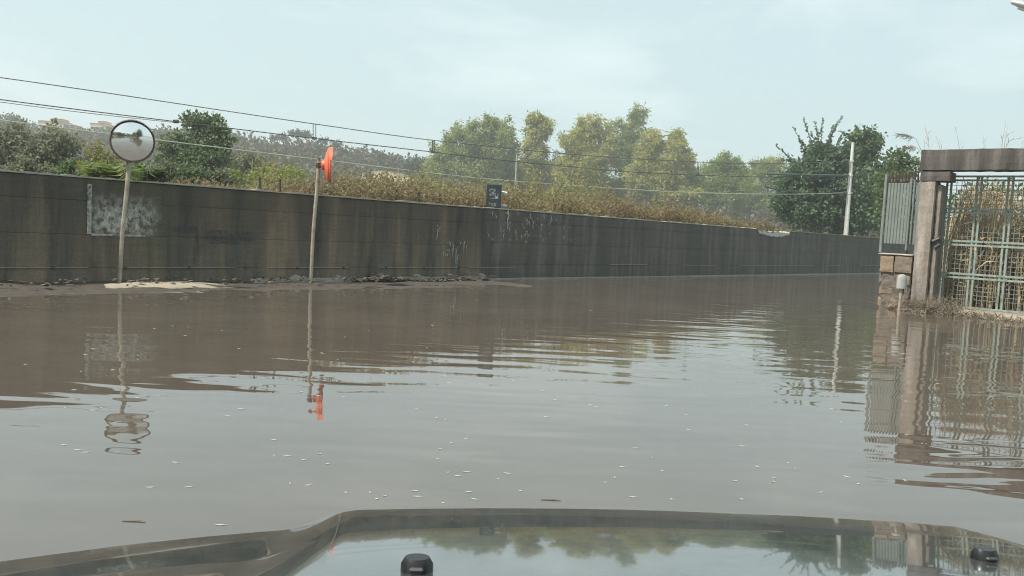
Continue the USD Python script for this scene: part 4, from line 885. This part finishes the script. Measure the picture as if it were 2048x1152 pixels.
# dark hedge behind the reeds
L = [(gworld(x, 5.6 + .5 * math.sin(x * 3), 1.85 + .2 * math.sin(x * 2.1)), np.array([.8, .8, 1.35])) for x in np.arange(.45, 8.5, .75)]
c0 = gworld(3, 5.6, 0)
t = thing('hedge', 'dark green hedge behind the dry reeds and the gate', 'hedge', c0)
cv, cf = crown_mesh(L, .14, 75, .1, np.random.default_rng(5)); part(t, 'leaves', (cv - c0, cf), M['fig'])
st = cat_([limb(np.array([l[0][0], l[0][1], 0.]), l[0] + [0, 0, .5], .03, .01, np.random.default_rng(i)) for i, l in enumerate(L)]); part(t, 'stems', (st[0] - c0, st[1]), M['bark'])
# reed plume left of the lintel and stalks above it
def plume(name, label, stem, depth, m, feather=True, seed=0, rad=.008):
    r = np.random.default_rng(seed + 900); P = np.array([at(x, y, depth) for x, y in stem]); b = P[0].copy()
    t = thing(name, label, 'reed', b)
    part(t, 'stem', tube(P - b, np.linspace(rad, rad * .35, len(P)), 5), M['cane'])
    n = 90 if feather else 4; tt = (.55 + .45 * r.random(n)) if feather else .1 + .85 * r.random(n)
    s = np.linspace(0, 1, len(P)); q = np.stack([np.interp(tt, s, P[:, k]) for k in range(3)], 1)
    ax = unit(P[-1] - P[-2]); d = unit(ax + r.normal(size=(n, 3)) * (.35 if feather else .5) + [0, 0, -.25 if feather else .2]); L = (.10 + .14 * r.random(n)) * (1 if feather else 1.3)
    v, f = leaf_mesh(q, d, unit(np.cross(d, r.normal(size=(n, 3)))), L, L * (.03 if feather else .022), .3)
    part(t, 'plume' if feather else 'leaves', (v - b, f), m)
plume('reed', 'feathery reed plume arching left beside the lintel end', [(1850, 345), (1842, 300), (1832, 278), (1818, 270), (1798, 270)], 20, M['dead'], seed=1)
plume('reed', 'brownish reed plume drooping below the arching one', [(1852, 350), (1845, 312), (1835, 296), (1822, 290), (1808, 298)], 20, M['dead'], seed=2)
plume('reed', 'green leafy reed tip sticking up just left of the lintel', [(1850, 345), (1848, 300), (1850, 278), (1858, 264)], 20.5, M['green_weed'], False, 3)
for i, st in enumerate(([(2002, 310), (2006, 275), (2012, 240)], [(2008, 310), (2010, 280), (2016, 252)], [(2010, 310), (2014, 284), (2030, 278)], [(1920, 310), (1917, 285), (1911, 254)], [(1882, 310), (1878, 290), (1872, 272)], [(1860, 310), (1856, 280), (1850, 250)], [(2036, 310), (2042, 296), (2056, 288)], [(1968, 310), (1968, 290), (1966, 270)])):
    plume('reed_stalk', ['tallest upright reed stalk above the lintel at the right', 'shorter reed stalk right beside the tallest one', 'reed stalk bending right above the lintel', 'lone thin reed stalk above the middle of the lintel', 'short faint reed stalk near the left of the lintel', 'thin slanting reed stalk beside the plume', 'bent reed stalk at the right picture edge', 'faint straight reed stalk right of the lone one'][i], st, 19.5, M['dead'], False, 10 + i, .007)
# short capped post in front of the pier
P = on_ground(1797, 628); sc = ((P - CAM) @ FW) / FPX
t = thing('capped_post', 'small post with a pale rounded box on top in front of the pier', 'post', P)
part(t, 'post', tube([[0, 0, -.3], [.012, 0, 52 * sc]], .030, 10), M['pole'], smooth=30)
v, f = revolve([(1e-4, 0), (9.5 * sc, 0), (9.8 * sc, .01), (9.4 * sc, 20 * sc), (7.5 * sc, 26.5 * sc), (3 * sc, 28.5 * sc), (1e-4, 28.6 * sc)], 24); v = v[:, [0, 2, 1]]; v[:, 1] *= .7
part(t, 'cap', (v + [.012, 0, 51 * sc], f[:, ::-1]), M['old_cap'], smooth=40)
part(t, 'clip', box(.0, .07, -.01, .03, 40 * sc, 51 * sc, .005), M['dark_metal'])

# street lamp reaching in at the top right corner
dl = 14.; tip, end = at(2021, 4, dl), at(2110, 34, dl - .2)
pb = at(2200, 600, dl); pb[2] = -.3; ptop = at(2200, 60, dl); ptop[:2] = pb[:2]
t = thing('street_lamp', 'grey street lamp whose head pokes into the top right corner', 'street lamp', pb)
part(t, 'post', tube([[0, 0, 0], ptop - pb], [.075, .05], 10), M['mast'], smooth=30)
part(t, 'arm', tube([ptop - pb, end - pb], [.035, .03], 8), M['mast'])
dv_ = unit(tip - end); sd = unit(np.cross(dv_, [0, 0, 1.])); uv_ = np.cross(sd, dv_); ll = np.linalg.norm(tip - end)
hp = []
for s, w_, h_ in ((0, .06, .035), (.3, .11, .06), (.75, .10, .055), (.95, .06, .04), (1., .02, .012)):
    for an in np.linspace(0, 2 * np.pi, 12, endpoint=False): hp.append(end + dv_ * ll * s + sd * w_ * math.cos(an) + uv_ * h_ * math.sin(an) * (.6 if math.sin(an) < 0 else 1))
hh = trimesh.convex.convex_hull(np.array(hp) - pb); part(t, 'lamp_head', (np.array(hh.vertices), np.array(hh.faces)), M['mast'], smooth=40)
v, f = tube([end + dv_ * ll * .3 - uv_ * .04 - pb, end + dv_ * ll * .8 - uv_ * .04 - pb], .035, 8); part(t, 'lens', (v, f), M['pale_plastic'])

# ------------------------------------------------------------------ floating flecks
r = np.random.default_rng(123)
lab = 'tiny pale leaf fleck floating on the brown floodwater'; grp = 'pale flecks floating on the floodwater'
def fleck_mesh(l, w):
    n = 8; an = np.arange(n) * 2 * np.pi / n; v = np.stack([l * np.cos(an), w * np.sin(an) * (1 + .3 * np.cos(an)), .002 + .001 * np.cos(2 * an)], 1); v = np.vstack([v, [[0, 0, .004]], [[0, 0, .0005]]])
    f = [[k, (k + 1) % n, n] for k in range(n)] + [[(k + 1) % n, k, n + 1] for k in range(n)]; return v, np.array(f)
protos = []
spots = []
while len(spots) < 105:
    py = 590 + 440 * r.random(); px = 20 + 1990 * r.random()
    if px > 1500: py = 640 + 330 * r.random()
    P = on_ground(px, py); nv = meshkit.fbm(np.array([[P[0] * .55, P[1] * .35, 0.]]), 3, 77)[0]
    if r.random() > np.clip((nv - .36) * 5, .04, 1): continue
    spots.append((px, py))
spots += [(130, 815), (230, 845), (440, 1050), (580, 967), (300, 975), (640, 908), (1085, 782), (880, 898), (895, 945), (1470, 962), (1640, 985), (1230, 955), (1110, 800), (655, 928), (350, 925), (740, 985), (770, 992), (830, 982), (915, 952), (1210, 965)]
for px, py in spots:
    hor = 405 + .052 * px
    P = on_ground(px, py, .0)
    if (P - W0) @ WN > -.7 or (P - G0) @ GM_ > -1.2 and P[0] > 6: continue
    if len(protos) < 4:
        l, w = ((.013, .0042), (.019, .0045), (.009, .0050), (.024, .0040))[len(protos)]
        t = thing('floating_leaf', lab, 'leaf', P, grp); part(t, 'blade', fleck_mesh(l, w), M['fleck']); part(t, 'stalk', tube([[l * .95, 0, .002], [l * 1.35, l * .12, .002]], .0008, 4), M['fleck']); protos.append(t)
    else: copy_of(protos[int(r.integers(4))], 'floating_leaf', P, r.normal() * .5, lab, 'leaf', grp)
for px, py, lb in ((1102, 1001, 'dark twig floating in front of the bonnet crest'), (268, 1044, 'dark twig floating at the lower left')):
    P = on_ground(px, py, .0); t = thing('floating_twig', lb, 'twig', P)
    part(t, 'stem', tube([[-.05, 0, .002], [0, .004, .003], [.05, 0, .002]], [.002, .003, .0015], 6), M['bark']); part(t, 'side_shoot', tube([[0, .004, .003], [.025, .016, .003]], [.002, .001], 5), M['bark'])

# ------------------------------------------------------------------ the car's bonnet in the foreground
YAW = math.radians(4.0)
cO = np.array([.40, 0., 0.]); cF = np.array([-math.sin(YAW), math.cos(YAW), 0.]); cR = np.array([math.cos(YAW), math.sin(YAW), 0.])
CM = np.stack([cR, cF, [0, 0, 1.]], 1)
# centre-line profile from the tilt that each line of sight meets
dd = np.radians(np.linspace(27, 18.6, 160)); s_ = .80; S_, Z_ = [s_], [EYE - s_ * math.tan(dd[0])]
for i in range(1, len(dd)):
    d_ = dd[i]; deg = math.degrees(d_); tl = math.radians(np.interp(deg, [18.5, 18.9, 19.3, 19.8, 21.0, 23., 27.], [12.3, 11.2, 10.1, 8.7, 7.3, 6.4, 5.6]))
    s_ += s_ / math.cos(d_) ** 2 / (math.tan(d_) - math.tan(tl)) * (dd[i - 1] - d_); S_.append(s_); Z_.append(EYE - s_ * math.tan(d_))
S_, Z_ = np.array(S_), np.array(Z_)
back = np.linspace(.35, .79, 8); S_ = np.concatenate([back, S_]); Z_ = np.concatenate([Z_[0] + (.80 - back) * math.tan(math.radians(5.6)), Z_])
tl = math.radians(16); sx_, zx_ = S_[-1], Z_[-1]; ext = []
for k in range(12):
    tl += math.radians(5.5); sx_ += .007 * math.cos(tl); zx_ -= .007 * math.sin(tl); ext.append((sx_, zx_))
ext += [(sx_ - .004 * k, zx_ - .06 * k) for k in range(1, 8)]
S_ = np.concatenate([S_, [e[0] for e in ext]]); Z_ = np.concatenate([Z_, [e[1] for e in ext]])
def hood(u):
    U_, S2 = np.meshgrid(u, S_, indexing='ij'); Z2 = np.broadcast_to(Z_, U_.shape).copy()
    au = np.abs(U_)
    S2 = S2 * (1 - .06 * np.clip(au / 1.1, 0, 1.2) ** 2.2)
    k = np.clip((au - .55) / .14, 0, 1); k = k * k * (3 - 2 * k)
    Z2 -= .008 * (au / .55) ** 2 + .031 * k + .016 * np.clip((au - .64) / .4, 0, 1.4) ** 1.3 + .30 * np.clip((au - 1.22) / .12, 0, 1.5) ** 2
    Z2 += .085 * k * (S_[159] - .16 - np.broadcast_to(S_, U_.shape)).clip(0, .9)
    return np.stack([U_, S2, Z2], -1)
car = thing('car', 'dark glossy car bonnet in the foreground mirroring the trees and sky', 'car', cO, M=CM)
def sheet(u):
    v = hood(u); return v.reshape(-1, 3), grid_faces(len(u), len(S_))
part(car, 'bonnet', sheet(np.linspace(-.80, .80, 161)), M['car'], smooth=True)
part(car, 'wing', sheet(np.linspace(-1.36, -.8003, 50)), M['car'], smooth=True)
part(car, 'wing', sheet(np.linspace(.8003, 1.36, 50)), M['car'], smooth=True)
for px, py, sz in ((833, 1140, .021), (1970, 1120, .020)):
    d = ray(px, py); best = None
    hv = hood(np.linspace(-.9, .9, 181)).reshape(-1, 3) @ CM.T + cO
    q = hv - CAM; kk = q @ FW; e = np.hypot(q @ RT / kk - d @ RT, q @ UP / kk - d @ UP); P = hv[np.argmin(e)]
    lp = (P - cO) @ CM
    def nz_(a, b_, c_, n=14):
        an = np.linspace(0, 2 * np.pi, n, endpoint=False); return [[a * math.cos(x), b_ * math.sin(x), c_] for x in an]
    hh = trimesh.convex.convex_hull(np.array(nz_(sz, sz * .9, -.004) + nz_(sz * .98, sz * .8, sz * .45) + nz_(sz * .75, sz * .55, sz * .85)))
    nzp = part(car, 'washer_nozzle', (np.array(hh.vertices) + lp, np.array(hh.faces)), M['rubber'], smooth=40)
    part(nzp, 'jet', (lambda b_: (b_[0] + lp, b_[1]))(box(-sz * .45, sz * .45, -sz * .95, -sz * .62, sz * .2, sz * .5, .003)), M['dark_metal'])

# ------------------------------------------------------------------ what stands behind the camera and shows in the mirrors
def rear(name, label, x, y, z, rx, rz, m, seed):
    r = np.random.default_rng(seed); b = np.array([x, y, -.2]); t = thing(name, label, 'tree', b)
    L = [(np.array([x, y, z]) + r.normal(size=3) * [rx * .5, rx * .4, rz * .35], np.array([rx, rx, rz]) * (.5 + .3 * r.random())) for _ in range(6)]
    cv, cf = crown_mesh(L, .5, 5, .2, r); part(t, 'crown', (cv - b, cf), m)
    tr = cat_([limb(b, l[0], .2, .05, r) for l in L]); part(t, 'trunk', (tr[0] - b, tr[1]), M['bark'])
for i, (x, y, z, rx, rz) in enumerate(((-17, -3, 4.0, 5.5, 5), (-22, -30, 5, 6, 4), (-6, -48, 3.5, 7, 3), (9, -50, 3, 7, 2.5), (24, -40, 4, 6, 3.5), (15, -13, 4.5, 5, 5))):
    rear('roadside_tree', 'roadside tree behind the camera, reflected in the round mirror ' + ('at its far right', 'right of the rear wall', 'just right of centre', 'just left of centre', 'left of the rear wall', 'at its far left')[i], x, y, z, rx, rz, M[('mid', 'olive')[i % 2]], 200 + i)
t = thing('boundary_wall', 'plain grey wall far behind the camera, seen only in the round mirror', 'wall', (-40, -58, -.3))
part(t, 'panel', box(0, 90, 0, .3, 0, 2.2, .02), M['pillar']); part(t, 'coping', box(-.1, 90.1, -.06, .36, 2.204, 2.3, .02), M['coping'])

# ------------------------------------------------------------------ air
HZ = .0010
haze = usdkit.material(stage, '/World/Looks/haze', {'v': ('principled_volume', {'color': (.86, .90, .91), 'density': HZ, 'anisotropy': .2})}, [], volume='v.volume')
h_ = trimesh.creation.box(extents=(2 * g + 40, 2 * g + 40, 90)); h_.apply_translation([0, 0, 45 - 1.6])
top('haze', h_, haze, 'thin pale haze in the air', kind='stuff')
